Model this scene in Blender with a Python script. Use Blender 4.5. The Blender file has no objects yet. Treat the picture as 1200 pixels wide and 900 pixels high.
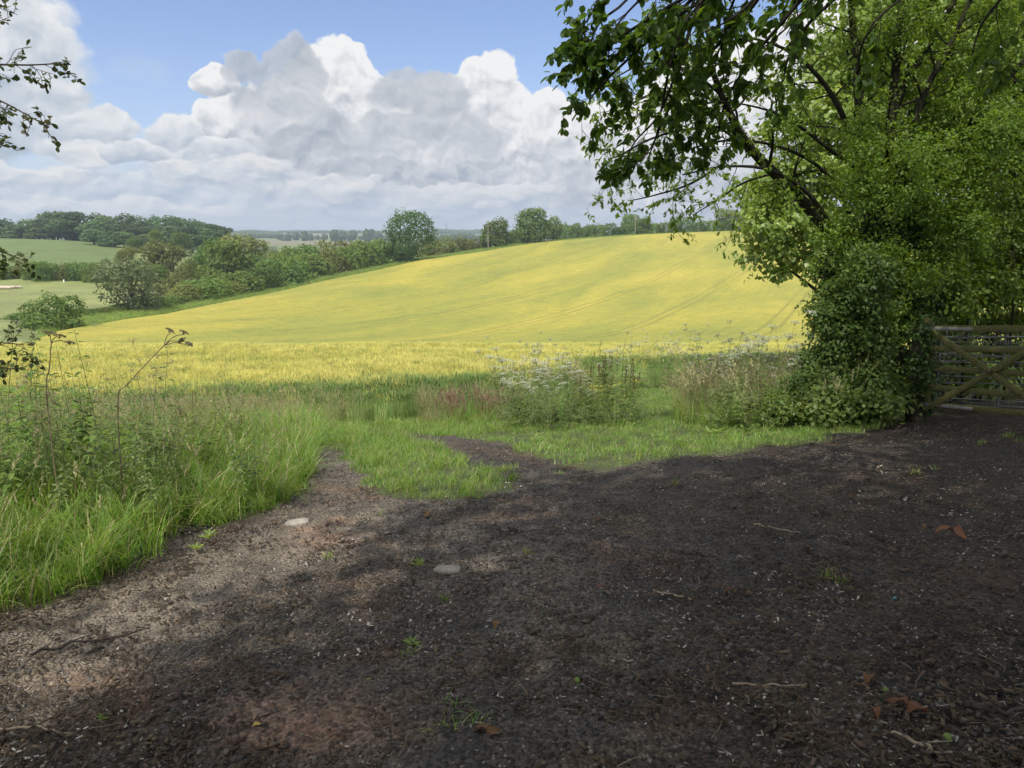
import bpy, math, random
import numpy as np
rng = np.random.default_rng(11)
random.seed(11)
sc = bpy.context.scene
COL = sc.collection

# ------------------------------------------------------------------ camera
EYE = 1.6
PITCH = math.radians(10.7)
F = 900.0
cp, sp = math.cos(PITCH), math.sin(PITCH)
cam_d = bpy.data.cameras.new('camera')
cam = bpy.data.objects.new('camera', cam_d)
COL.objects.link(cam)
cam.location = (0, 0, EYE)
cam.rotation_euler = (math.pi / 2 - PITCH, 0, 0)
cam_d.sensor_width = 36; cam_d.lens = 27.0
cam_d.clip_start = 0.05; cam_d.clip_end = 20000
sc.camera = cam

def ray(px, row):
    xc = (px - 600) / F; yc = (450 - row) / F
    Y = cp + yc * sp
    return np.array([xc / Y, 1.0, (-sp + yc * cp) / Y])
def P(px, row, Y):
    r = ray(px, row)
    return np.array([r[0] * Y, Y, EYE + r[2] * Y])
def proj(x, y, z):
    dz = z - EYE
    fwd = y * cp - dz * sp; up = y * sp + dz * cp
    fwd = np.where(fwd < 0.05, 0.05, fwd)
    return 600 + F * x / fwd, 450 - F * up / fwd

# ------------------------------------------------------------------ noise
def _h(i, j, seed):
    n = (i.astype(np.int64) * 374761393 + j.astype(np.int64) * 668265263 + seed * 974634777) & 0xffffffff
    n = ((n ^ (n >> 13)) * 1274126177) & 0xffffffff
    n = (n ^ (n >> 16)) & 0xffff
    return n / 65535.0
def vnoise(x, y, seed=0):
    x = np.asarray(x, float); y = np.asarray(y, float)
    i = np.floor(x); j = np.floor(y); fx = x - i; fy = y - j
    fx = fx * fx * (3 - 2 * fx); fy = fy * fy * (3 - 2 * fy)
    a = _h(i, j, seed); b = _h(i + 1, j, seed); c = _h(i, j + 1, seed); d = _h(i + 1, j + 1, seed)
    return (a * (1 - fx) + b * fx) * (1 - fy) + (c * (1 - fx) + d * fx) * fy
def fbm(x, y, seed=0, o=4):
    s = 0; a = .5; t = 0
    for k in range(o):
        s = s + a * vnoise(x * 2 ** k, y * 2 ** k, seed + k * 17); t += a; a *= .5
    return s / t
def sstep(a, b, x):
    t = np.clip((x - a) / (b - a), 0, 1); return t * t * (3 - 2 * t)

# ------------------------------------------------------------------ terrain: elevation profiles by bearing
def zr(row, Y): return float(P(600, row, Y)[2])
NEAR = [(0, 0), (3, -.12), (5, -.30), (7, -.53), (9, -.83), (11, -1.13), (14, -1.55)]
def R(*a):   # (distance, picture row) pairs -> heights
    return [(y, zr(r, y)) for y, r in a]
CREST = [(20, -2.25), (30, -3.38), (40, -4.46), (45, -5.05)]
PROF = {
 -700: NEAR + CREST + [(55, -6.6), (70, -8.2), (90, -9.2), (150, -9.8)] + R((190, 333), (230, 311), (300, 293), (380, 279), (450, 281)) + [(700, -4)] + R((1500, 284), (2500, 275), (4500, 272), (7000, 276)),
 0: NEAR + CREST + [(55, -6.6), (70, -8.2), (90, -9.6)] + R((105, 376), (150, 351), (190, 333), (230, 311), (300, 293), (380, 278), (450, 281)) + [(700, -4)] + R((1500, 284), (2500, 275), (4500, 272), (7000, 276)),
 73: NEAR + CREST + [(55, -6.8), (70, -8.6)] + R((95, 393), (105, 383), (150, 355), (190, 334), (230, 312), (300, 294), (380, 279), (450, 280)) + [(700, -4)] + R((1500, 284), (2500, 275), (4500, 272), (7000, 276)),
 200: NEAR + CREST + [(55, -6.9), (70, -8.9), (90, -10.6)] + R((125, 370), (150, 354), (190, 337), (230, 320), (300, 306), (400, 290), (450, 284)) + [(700, -5)] + R((1500, 283), (2500, 274), (4500, 271), (7000, 276)),
 300: NEAR + CREST + [(55, -6.9), (75, -9.4), (100, -11.4), (125, -11.7)] + R((160, 350), (200, 338), (300, 311), (450, 292)) + [(700, -8)] + R((1500, 282), (2500, 273), (4500, 271), (7000, 276)),
 400: NEAR + CREST + [(55, -6.9), (75, -9.5), (105, -12.0)] + R((140, 371), (200, 323)) + [(240, -8), (400, -10), (700, -10)] + R((1500, 283), (2500, 273), (4500, 271), (7000, 276)),
 493: NEAR + CREST + [(55, -6.9), (75, -9.5), (105, -12.1), (140, -12.6)] + R((190, 341), (245, 303)) + [(290, -5), (450, -9), (700, -10)] + R((1500, 283), (2500, 274), (4500, 272), (7000, 276)),
 633: NEAR + CREST + [(55, -6.9), (75, -9.5), (105, -12.0), (140, -12.4)] + R((180, 346), (230, 314), (300, 281)) + [(340, 0), (450, -6), (700, -9)] + R((1500, 284), (2500, 276), (4500, 273), (7000, 276)),
 735: NEAR + CREST + [(55, -6.8), (75, -9.2)] + R((115, 388), (160, 356), (210, 327), (270, 296), (325, 274)) + [(360, 3), (500, -3), (700, -6)] + R((1500, 284), (2500, 276), (4500, 273), (7000, 276)),
 867: NEAR + CREST + [(55, -6.6), (75, -8.8)] + R((100, 390), (150, 354), (200, 325), (270, 294), (340, 269)) + [(380, 5), (500, -1), (700, -5)] + R((1500, 284), (2500, 276), (4500, 273), (7000, 276)),
 1050: NEAR + CREST + [(55, -6.4), (75, -8.2)] + R((100, 383), (150, 346), (200, 318), (270, 289), (340, 266)) + [(380, 7), (500, 1), (700, -4)] + R((1500, 284), (2500, 276), (4500, 273), (7000, 276)),
 1900: NEAR + CREST + [(55, -6.2), (75, -7.8)] + R((100, 380), (150, 340), (200, 312), (270, 285), (340, 265)) + [(380, 8), (500, 2), (700, -3)] + R((1500, 284), (2500, 276), (4500, 273), (7000, 276)),
}
S_ = lambda y: np.arcsinh(np.asarray(y, float) / 8.0)
NS, NU = 700, 220
s_grid = np.linspace(0, S_(7000), NS)
u_grid = np.linspace(-1.5, 1.5, NU)
cols = sorted(PROF)
prof = []
for c in cols:
    a = np.array(PROF[c]); prof.append(np.interp(s_grid, S_(a[:, 0]), a[:, 1]))
prof = np.array(prof)
cu = np.array([(c - 600) / F / .985 for c in cols])
TAB = np.array([np.interp(u_grid, cu, prof[:, k]) for k in range(NS)])      # (NS, NU)
def gsm(a, sig, ax):
    r = int(3 * sig); k = np.exp(-.5 * (np.arange(-r, r + 1) / sig) ** 2); k /= k.sum()
    pad = [(0, 0), (0, 0)]; pad[ax] = (r, r)
    b = np.pad(a, pad, mode='edge')
    return np.apply_along_axis(lambda v: np.convolve(v, k, 'valid'), ax, b)
TAB = gsm(TAB, 4.0, 0); TAB = gsm(TAB, 3.5, 1)
def T(x, y):
    x = np.asarray(x, float); y = np.asarray(y, float)
    yy = np.maximum(y, 0.0)
    u = np.clip(x / np.maximum(yy, 2.0), -1.49, 1.49)
    fs = np.clip(S_(yy) / s_grid[-1] * (NS - 1), 0, NS - 1.001); fu = (u + 1.5) / 3.0 * (NU - 1)
    i = fs.astype(int); j = fu.astype(int); a = fs - i; b = fu - j
    z = (TAB[i, j] * (1 - b) + TAB[i, j + 1] * b) * (1 - a) + (TAB[i + 1, j] * (1 - b) + TAB[i + 1, j + 1] * b) * a
    lat = .045 * np.clip(x, -9, 9) * (1 - sstep(14, 32, np.abs(y)))
    bank = .22 * sstep(-1.9, -3.6, x) * sstep(1.5, 3.5, y) * (1 - sstep(9, 13, y))
    return z + lat + bank
def Tf(x, y): return float(T(np.array([x]), np.array([y]))[0])
def unproj(px, row, ymin=1.0, ymax=600):
    r = ray(px, row); ys = np.geomspace(ymin, ymax, 3000)
    below = EYE + r[2] * ys - T(r[0] * ys, ys) < 0
    k = int(np.argmax(below)) if below.any() else len(ys) - 1
    y = ys[k]; return np.array([r[0] * y, y, Tf(r[0] * y, y)])

# field boundary: distance of the crop's outer edge as a function of bearing
BND = [(-200, 62), (30, 70), (73, 95), (200, 125), (300, 160), (400, 200), (493, 245), (633, 300), (735, 325), (867, 340), (1200, 350), (2000, 350)]
bu = np.array([(p - 600) / F / .985 for p, _ in BND]); by = np.array([d for _, d in BND], float)
def YB(u): return np.interp(u, bu, by)

def inpoly(px, py, poly):
    c = np.zeros(np.shape(px), bool); n = len(poly)
    for i in range(n):
        x1, y1 = poly[i]; x2, y2 = poly[(i + 1) % n]
        t = ((y1 > py) != (y2 > py)) & (px < (x2 - x1) * (py - y1) / (y2 - y1 + 1e-9) + x1)
        c ^= t
    return c
BANK = [(-400, 900), (-120, 800), (0, 715), (70, 692), (150, 655), (230, 622), (300, 602), (345, 590), (365, 565), (362, 535), (350, 505), (340, 480), (250, 430), (-400, 430)]
TONGUE = [(345, 508), (420, 500), (470, 512), (520, 528), (575, 548), (612, 562), (560, 582), (500, 590), (450, 580), (410, 552), (385, 530)]
VERGE = [(345, 505), (420, 497), (470, 508), (560, 514), (620, 528), (660, 545), (700, 550), (800, 537), (900, 524), (1000, 508), (1055, 493), (1062, 470), (1000, 430), (300, 380), (300, 480)]
def grassy(x, y):
    z = T(x, y); jx = (fbm(x * 3, y * 3, 5) - .5) * .5; jy = (fbm(x * 3, y * 3, 9) - .5) * .5
    px, row = proj(x + jx, y + jy, z)
    g = inpoly(px, row, BANK) | inpoly(px, row, TONGUE) | inpoly(px, row, VERGE)
    g |= (y > 11.5) & ~((x > 5.2) & (y < 15))
    g &= (y > 1.0)
    g &= ~inpoly(px, row, [(395, 520), (440, 575), (400, 600), (365, 580), (370, 540)])
    g &= ~(inpoly(px, row, [(405, 488), (450, 478), (470, 488), (430, 500)]) & (fbm(x * 5, y * 5, 3) > .45))
    return g

# ------------------------------------------------------------------ mesh helpers
def link(o, parent=None):
    COL.objects.link(o)
    if parent is not None: o.parent = parent
    return o
class MB:
    def __init__(s): s.v = []; s.f = {}; s.n = 0
    def add(s, v, f, m=0):
        v = np.asarray(v, np.float32).reshape(-1, 3); f = np.asarray(f, np.int64)
        if len(v) == 0: return
        s.v.append(v); s.f.setdefault((f.shape[1], m), []).append(f + s.n); s.n += len(v)
    def mesh(s, name, mats, smooth=False):
        me = bpy.data.meshes.new(name)
        v = np.concatenate(s.v) if s.v else np.zeros((0, 3), np.float32)
        keys = list(s.f); fs = {k: np.concatenate(s.f[k]) for k in keys}
        me.vertices.add(len(v)); me.vertices.foreach_set('co', v.ravel())
        loops = np.concatenate([fs[k].ravel() for k in keys]); tot = np.concatenate([np.full(len(fs[k]), k[0]) for k in keys])
        mi = np.concatenate([np.full(len(fs[k]), k[1]) for k in keys])
        me.loops.add(len(loops)); me.loops.foreach_set('vertex_index', loops.astype(np.int32))
        me.polygons.add(len(tot)); st = np.concatenate([[0], np.cumsum(tot)[:-1]])
        me.polygons.foreach_set('loop_start', st.astype(np.int32))
        me.polygons.foreach_set('loop_total', tot.astype(np.int32))
        me.polygons.foreach_set('material_index', mi.astype(np.int32))
        if smooth: me.polygons.foreach_set('use_smooth', np.ones(len(tot), bool))
        for m in (mats if isinstance(mats, (list, tuple)) else [mats]): me.materials.append(m)
        me.update(calc_edges=True)
        return me
    def build(s, name, mats, parent=None, smooth=False):
        return link(bpy.data.objects.new(name, s.mesh(name, mats, smooth)), parent)
def thing(name, label, cat, loc=(0, 0, 0), group=None, rz=0):
    o = bpy.data.objects.new(name, None); o.location = loc; o.rotation_euler = (0, 0, rz)
    o.empty_display_size = .1
    link(o); return tag(o, label, cat, group)
def tag(o, label=None, cat=None, group=None, kind=None):
    if label: o['label'] = label
    if cat: o['category'] = cat
    if group: o['group'] = group
    if kind: o['kind'] = kind
    return o
def copy_tree(o, loc, rz=0, s=1.0, label=None, group=None, tilt=(0, 0)):
    c = o.copy(); COL.objects.link(c); c.location = loc; c.rotation_euler = (tilt[0], tilt[1], rz)
    c.scale = (s, s, s) if np.isscalar(s) else s
    if label: c['label'] = label
    if group: c['group'] = group
    for ch in list(o.children):
        d = ch.copy(); COL.objects.link(d); d.parent = c
        for g in list(ch.children):
            e = g.copy(); COL.objects.link(e); e.parent = d
    return c
def nrm(v):
    v = np.asarray(v, float); return v / np.maximum(np.linalg.norm(v, axis=-1, keepdims=True), 1e-9)
def tube(mb, pts, rad, sides=5, m=0):
    pts = np.asarray(pts, float); n = len(pts); rad = np.broadcast_to(np.asarray(rad, float), (n,))
    t = np.gradient(pts, axis=0); t = nrm(t)
    ref = np.array([0, 0, 1.0]) if abs(t[0][2]) < .9 else np.array([1.0, 0, 0])
    a = nrm(np.cross(t, ref)); b = np.cross(t, a)
    th = np.arange(sides) * 2 * math.pi / sides
    v = pts[:, None, :] + rad[:, None, None] * (np.cos(th)[None, :, None] * a[:, None, :] + np.sin(th)[None, :, None] * b[:, None, :])
    i = np.arange(n - 1)[:, None] * sides; k = np.arange(sides)[None, :]; k2 = (k + 1) % sides
    f = np.stack([i + k, i + k2, i + sides + k2, i + sides + k], -1).reshape(-1, 4)
    mb.add(v.reshape(-1, 3), f, m)
    mb.add(v[-1], np.arange(sides)[None, :] if sides <= 8 else np.arange(8)[None, :], m)
def smooth_path(p, n=14):
    p = np.asarray(p, float); k = len(p)
    t = np.linspace(0, k - 1, n); out = []
    for x in t:
        i = min(int(x), k - 2); f = x - i
        p0 = p[max(i - 1, 0)]; p1 = p[i]; p2 = p[i + 1]; p3 = p[min(i + 2, k - 1)]
        out.append(.5 * ((2 * p1) + (-p0 + p2) * f + (2 * p0 - 5 * p1 + 4 * p2 - p3) * f * f + (-p0 + 3 * p1 - 3 * p2 + p3) * f ** 3))
    return np.array(out)
def box(mb, c, sx, sy, sz, ax=None, m=0, bev=.004):
    """box with chamfered long edges; ax = 3 orthonormal axes"""
    ax = np.eye(3) if ax is None else np.asarray(ax, float)
    hx, hy, hz = sx / 2, sy / 2, sz / 2; b = min(bev, hy * .6, hz * .6)
    prof_ = [(-hy + b, -hz), (hy - b, -hz), (hy, -hz + b), (hy, hz - b), (hy - b, hz), (-hy + b, hz), (-hy, hz - b), (-hy, -hz + b)]
    v = []
    for X in (-hx, hx):
        for (y, z) in prof_: v.append(np.asarray(c) + X * ax[0] + y * ax[1] + z * ax[2])
    f = [[k, (k + 1) % 8, 8 + (k + 1) % 8, 8 + k] for k in range(8)]
    mb.add(v, f, m); mb.add(v, [list(range(8))[::-1], list(range(8, 16))], m)
def beam(mb, p, q, w, h, side=None, m=0, bev=.004):
    p = np.asarray(p, float); q = np.asarray(q, float); d = nrm(q - p)
    s = nrm(np.cross([0, 0, 1.0], d)) if side is None else nrm(side); s = nrm(s - d * (s @ d)); u = np.cross(d, s)
    box(mb, (p + q) / 2, np.linalg.norm(q - p), w, h, [d, s, u], m, bev)

def leaves(mb, pos, d, up, L, W, a=.35, wa=.5, b=.72, wb=.38, fold=.22, curl=.12, m=0):
    pos = np.asarray(pos, float); N = len(pos)
    if N == 0: return
    d = nrm(d); s = nrm(np.cross(d, up)); n = np.cross(s, d)
    L = np.broadcast_to(np.asarray(L, float), (N,))[:, None]; W = np.broadcast_to(np.asarray(W, float), (N,))[:, None]
    l1 = pos + d * a * L; l2 = pos + d * b * L - n * curl * .45 * L; tip = pos + d * L - n * curl * L
    up1 = n * fold * W * wa; up2 = n * fold * W * wb
    v = np.stack([pos, l1 - s * W * wa + up1, l2 - s * W * wb + up2, tip, l2 + s * W * wb + up2, l1 + s * W * wa + up1], 1)
    i = np.arange(N)[:, None] * 6
    f = np.concatenate([i + np.array([0, 1, 2, 3]), i + np.array([0, 3, 4, 5])])
    mb.add(v.reshape(-1, 3), f, m)
def cards(mb, pos, n, size, asp=.7, m=0):
    N = len(pos); n = nrm(n); r = rng.normal(size=(N, 3)); s = nrm(np.cross(n, r)); t = np.cross(n, s)
    size = np.broadcast_to(np.asarray(size, float), (N,))[:, None] * .5
    j = lambda: 1 + .5 * (rng.random((N, 1)) - .5)
    v = np.stack([pos - s * size * j() , pos - t * size * asp * j(), pos + s * size * j(), pos + t * size * asp * j()], 1)
    v += n[:, None, :] * (rng.normal(size=(N, 4, 1)) * size[:, None, :] * .25)
    f = np.arange(N)[:, None] * 4 + np.arange(4)
    mb.add(v.reshape(-1, 3), f, m)
def rsph(n):
    return nrm(rng.normal(size=(n, 3)))
# ------------------------------------------------------------------ materials
class G:
    """thin wrapper: node sockets with arithmetic"""
    def __init__(s, nt): s.nt = nt
    def node(s, t, **kw):
        n = s.nt.nodes.new(t)
        for k, v in kw.items(): setattr(n, k, v)
        return n
    def put(s, sock, v):
        if hasattr(v, 'is_output'): s.nt.links.new(v, sock)
        elif isinstance(v, (tuple, list)) and len(v) == 3 and sock.type == 'RGBA': sock.default_value = (*v, 1)
        else: sock.default_value = v
    def m(s, op, a, b=0.0, c=0.0, clamp=False):
        n = s.node('ShaderNodeMath', operation=op, use_clamp=clamp)
        s.put(n.inputs[0], a); s.put(n.inputs[1], b); s.put(n.inputs[2], c); return n.outputs[0]
    def vm(s, op, a, b=(0, 0, 0), out=0):
        n = s.node('ShaderNodeVectorMath', operation=op); s.put(n.inputs[0], a)
        if op == 'SCALE': s.put(n.inputs[3], b)
        else: s.put(n.inputs[1], b)
        return n.outputs[out]
    def mix(s, f, a, b):
        n = s.node('ShaderNodeMix', data_type='RGBA'); s.put(n.inputs[0], f); s.put(n.inputs[6], a); s.put(n.inputs[7], b); return n.outputs[2]
    def noise(s, vec=None, scale=5, detail=4, rough=.55, dist=0, out=0):
        n = s.node('ShaderNodeTexNoise'); n.inputs['Scale'].default_value = scale; n.inputs['Detail'].default_value = detail
        n.inputs['Roughness'].default_value = rough; n.inputs['Distortion'].default_value = dist
        if vec is not None: s.put(n.inputs['Vector'], vec)
        return n.outputs[out]
    def ss(s, a, b, x):
        n = s.node('ShaderNodeMapRange', interpolation_type='SMOOTHSTEP'); s.put(n.inputs[0], x); s.put(n.inputs[1], a); s.put(n.inputs[2], b); return n.outputs[0]
    def lin(s, a, b, x, lo=0., hi=1.):
        n = s.node('ShaderNodeMapRange'); s.put(n.inputs[0], x); s.put(n.inputs[1], a); s.put(n.inputs[2], b); s.put(n.inputs[3], lo); s.put(n.inputs[4], hi); return n.outputs[0]
    def ramp(s, f, stops):
        n = s.node('ShaderNodeValToRGB'); s.put(n.inputs[0], f); e = n.color_ramp.elements
        while len(e) < len(stops): e.new(.5)
        for k, (p, c) in enumerate(stops): e[k].position = p; e[k].color = (*c, 1)
        return n.outputs[0]
    def bump(s, h, strength=.5, dist=.01):
        n = s.node('ShaderNodeBump'); n.inputs['Strength'].default_value = strength; n.inputs['Distance'].default_value = dist; s.put(n.inputs['Height'], h); return n.outputs[0]
def newmat(name):
    m = bpy.data.materials.new(name); m.use_nodes = True; m.node_tree.nodes.clear(); g = G(m.node_tree)
    return m, g
def finish(g, sh):
    o = g.node('ShaderNodeOutputMaterial'); g.nt.links.new(sh, o.inputs[0])
def princ(g, col, rough=.7, spec=.3, normal=None):
    n = g.node('ShaderNodeBsdfPrincipled'); g.put(n.inputs['Base Color'], col); g.put(n.inputs['Roughness'], rough); g.put(n.inputs['Specular IOR Level'], spec)
    if normal is not None: g.put(n.inputs['Normal'], normal)
    return n.outputs[0]
def leafmat(name, cols, trans=.4, rough=.5, spec=.35, tcol=None, clump=1.2, objvar=.25, dry=None):
    """leaf: colour varies per leaf, per clump and per plant; part of the light passes through"""
    m, g = newmat(name)
    geo = g.node('ShaderNodeNewGeometry'); oi = g.node('ShaderNodeObjectInfo')
    rnd = geo.outputs['Random Per Island']
    nz = g.noise(geo.outputs['Position'], clump, 3)
    f = g.m('ADD', g.m('MULTIPLY', rnd, .55), g.m('MULTIPLY', g.lin(.3, .7, nz), .45))
    col = g.ramp(f, [(k / (len(cols) - 1), c) for k, c in enumerate(cols)])
    if dry: col = g.mix(g.m('GREATER_THAN', rnd, 1 - dry[0]), col, dry[1])
    hs = g.node('ShaderNodeHueSaturation'); g.put(hs.inputs['Color'], col)
    g.put(hs.inputs['Hue'], g.lin(0, 1, oi.outputs['Random'], .5 - .03 * objvar * 2, .5 + .03 * objvar * 2))
    g.put(hs.inputs['Value'], g.lin(0, 1, g.m('FRACT', g.m('MULTIPLY', oi.outputs['Random'], 7.31)), 1 - objvar, 1 + objvar))
    col = hs.outputs[0]
    d = princ(g, col, rough, spec)
    t = g.node('ShaderNodeBsdfTranslucent')
    tc = g.node('ShaderNodeHueSaturation'); g.put(tc.inputs['Color'], col); tc.inputs['Hue'].default_value = .475; tc.inputs['Saturation'].default_value = 1.1; tc.inputs['Value'].default_value = 1.9
    g.put(t.inputs[0], tc.outputs[0])
    mx = g.node('ShaderNodeMixShader'); mx.inputs[0].default_value = trans
    g.nt.links.new(d, mx.inputs[1]); g.nt.links.new(t.outputs[0], mx.inputs[2]); finish(g, mx.outputs[0])
    return m
def solid(name, a, b, scale=8, rough=.8, spec=.2, bump=.3, stretch=None, bd=.01, detail=6):
    m, g = newmat(name)
    tc = g.node('ShaderNodeTexCoord'); v = tc.outputs['Object']
    if stretch: v = g.vm('MULTIPLY', v, stretch)
    n = g.noise(v, scale, detail, .6)
    finish(g, princ(g, g.mix(g.lin(.3, .7, n), a, b), rough, spec, g.bump(n, bump, bd)))
    return m

M = {}
M['bark'] = solid('bark', (.018, .016, .013), (.050, .044, .034), 14, .9, .1, .8, (1, 1, .35), .02)
M['bark_green'] = solid('bark_green', (.016, .016, .011), (.040, .040, .024), 12, .9, .1, .8, (1, 1, .35), .02)
M['twig'] = solid('twig', (.035, .026, .018), (.075, .06, .04), 30, .85, .15, .3)
M['leaf_oak'] = leafmat('leaf_oak', [(.032, .068, .013), (.056, .112, .021), (.092, .150, .033)], .35, .45, .25, clump=.5)
M['leaf_hedge'] = leafmat('leaf_hedge', [(.055, .100, .022), (.098, .165, .034), (.155, .210, .048)], .3, .6, .2, clump=.45, objvar=.25)
M['leaf_willow'] = leafmat('leaf_willow', [(.085, .112, .050), (.120, .155, .068), (.165, .195, .095)], .3, .6, .2, clump=.5)
M['leaf_wood'] = leafmat('leaf_wood', [(.046, .088, .032), (.076, .132, .046), (.108, .170, .060)], .3, .6, .2, clump=.2, objvar=.3)
M['leaf_olive'] = leafmat('leaf_olive', [(.085, .105, .028), (.128, .152, .038), (.170, .188, .055)], .3, .6, .2, clump=.4)
M['leaf_sycamore'] = leafmat('leaf_sycamore', [(.105, .170, .034), (.170, .250, .046), (.30, .375, .095)], .34, .42, .5, clump=.9, objvar=.05)
M['leaf_maple'] = leafmat('leaf_maple', [(.068, .132, .018), (.118, .200, .028), (.190, .280, .046)], .48, .5, .35, clump=1.0, objvar=.05)
M['leaf_ivy'] = leafmat('leaf_ivy', [(.018, .038, .010), (.034, .064, .014), (.060, .095, .020)], .3, .5, .2, clump=1.5, objvar=.05)
M['leaf_hazel'] = leafmat('leaf_hazel', [(.065, .120, .018), (.110, .180, .026), (.175, .245, .042)], .42, .5, .35, clump=1.2, objvar=.12)
M['leaf_elder'] = leafmat('leaf_elder', [(.036, .072, .014), (.066, .118, .022), (.115, .170, .036)], .38, .5, .3, clump=1.3, objvar=.05)
M['leaf_near'] = leafmat('leaf_near', [(.034, .072, .012), (.058, .112, .018), (.095, .160, .026)], .52, .45, .25, clump=1.6, objvar=.05)
M['leaf_thorn'] = leafmat('leaf_thorn', [(.030, .050, .016), (.050, .075, .022), (.080, .070, .030)], .35, .45, .3, clump=2, objvar=.05)
M['grass'] = leafmat('grass', [(.088, .180, .026), (.145, .255, .036), (.255, .345, .080)], .38, .45, .35, clump=2.2, objvar=.3, dry=(.10, (.42, .37, .19)))
M['grass_mown'] = leafmat('grass_mown', [(.100, .200, .028), (.152, .275, .042), (.235, .335, .080)], .33, .5, .35, clump=2.0, objvar=.25, dry=(.08, (.38, .36, .18)))
M['grass_dry'] = leafmat('grass_dry', [(.22, .23, .10), (.34, .32, .16), (.48, .44, .26)], .35, .6, .2, clump=1.5, objvar=.2)
M['grass_red'] = leafmat('grass_red', [(.22, .14, .10), (.27, .18, .13), (.32, .24, .17)], .3, .6, .2, clump=1.5, objvar=.15)
M['nettle'] = leafmat('nettle', [(.075, .135, .028), (.125, .195, .040), (.195, .255, .068)], .38, .5, .4, clump=2, objvar=.3)
M['nettle_grey'] = leafmat('nettle_grey', [(.105, .155, .056), (.155, .205, .078), (.225, .265, .120)], .35, .6, .2, clump=2, objvar=.2)
M['stem_green'] = solid('stem_green', (.13, .18, .06), (.22, .25, .10), 20, .7, .2, .1)
M['stem_brown'] = solid('stem_brown', (.14, .11, .065), (.24, .19, .12), 20, .8, .2, .2)
M['wheat_green'] = leafmat('wheat_green', [(.13, .23, .085), (.21, .32, .105), (.36, .43, .16)], .3, .6, .2, clump=.5, objvar=.2)
M['umbel_white'] = leafmat('umbel_white', [(.30, .33, .22), (.46, .48, .38), (.62, .62, .55)], .25, .7, .1, objvar=.1)
M['umbel_seed'] = leafmat('umbel_seed', [(.16, .13, .09), (.26, .22, .16), (.36, .32, .25)], .2, .7, .1, objvar=.1)
M['dock_seed'] = leafmat('dock_seed', [(.060, .028, .020), (.10, .050, .032), (.14, .080, .045)], .15, .8, .1, objvar=.15)
M['wheat_ear'] = leafmat('wheat_ear', [(.50, .52, .16), (.66, .65, .21), (.80, .76, .32)], .4, .6, .2, clump=.35, objvar=.14)
M['wheat_leaf'] = leafmat('wheat_leaf', [(.24, .36, .15), (.36, .46, .18), (.50, .53, .20)], .3, .6, .2, clump=.35, objvar=.14)
M['chip'] = leafmat('chip', [(.20, .18, .15), (.36, .33, .28), (.60, .57, .50)], .05, .8, .2, objvar=.3)
M['chip_dark'] = leafmat('chip_dark', [(.026, .020, .013), (.066, .048, .031), (.13, .092, .058)], .05, .8, .2, objvar=.3)
M['pebble'] = leafmat('pebble', [(.040, .035, .030), (.080, .072, .063), (.22, .205, .18)], .0, .8, .2, objvar=.3)
M['stone'] = solid('stone', (.20, .18, .15), (.38, .35, .30), 14, .85, .2, .6)
M['dead_leaf'] = leafmat('dead_leaf', [(.085, .038, .018), (.14, .068, .030), (.20, .11, .05)], .2, .6, .25, objvar=.2)
M['pale_twig'] = solid('pale_twig', (.16, .12, .08), (.32, .26, .18), 40, .8, .2, .3)
M['yellow_stick'] = solid('yellow_stick', (.30, .22, .05), (.45, .36, .09), 40, .7, .2, .2)
M['dark_stick'] = solid('dark_stick', (.02, .016, .013), (.06, .05, .04), 40, .85, .2, .4)
M['gate_wood'] = solid('gate_wood', (.046, .050, .017), (.140, .128, .050), 5, .9, .1, .5, (1.2, 9, 9), .005)
M['post_wood'] = solid('post_wood', (.024, .022, .015), (.065, .058, .038), 10, .9, .1, .5, (6, 6, .8), .006)
M['wire'] = solid('wire', (.16, .17, .16), (.28, .29, .28), 30, .55, .4, .1)
M['bolt'] = solid('bolt', (.10, .095, .085), (.24, .23, .21), 30, .4, .5, .1)
M['pole_wood'] = solid('pole_wood', (.20, .17, .13), (.34, .31, .26), 6, .9, .1, .3, (4, 4, .5))
M['white_paint'] = solid('white_paint', (.72, .72, .70), (.82, .82, .80), 6, .7, .3, .1)
M['log'] = solid('log', (.34, .28, .20), (.55, .48, .38), 5, .85, .2, .4)
M['turquoise'] = solid('turquoise', (.10, .36, .36), (.16, .48, .46), 30, .5, .3, .1)
M['nut'] = solid('nut', (.10, .15, .03), (.16, .22, .05), 30, .6, .3, .2)
M['metal_bar'] = solid('metal_bar', (.06, .065, .06), (.13, .14, .13), 20, .6, .4, .1)

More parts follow.
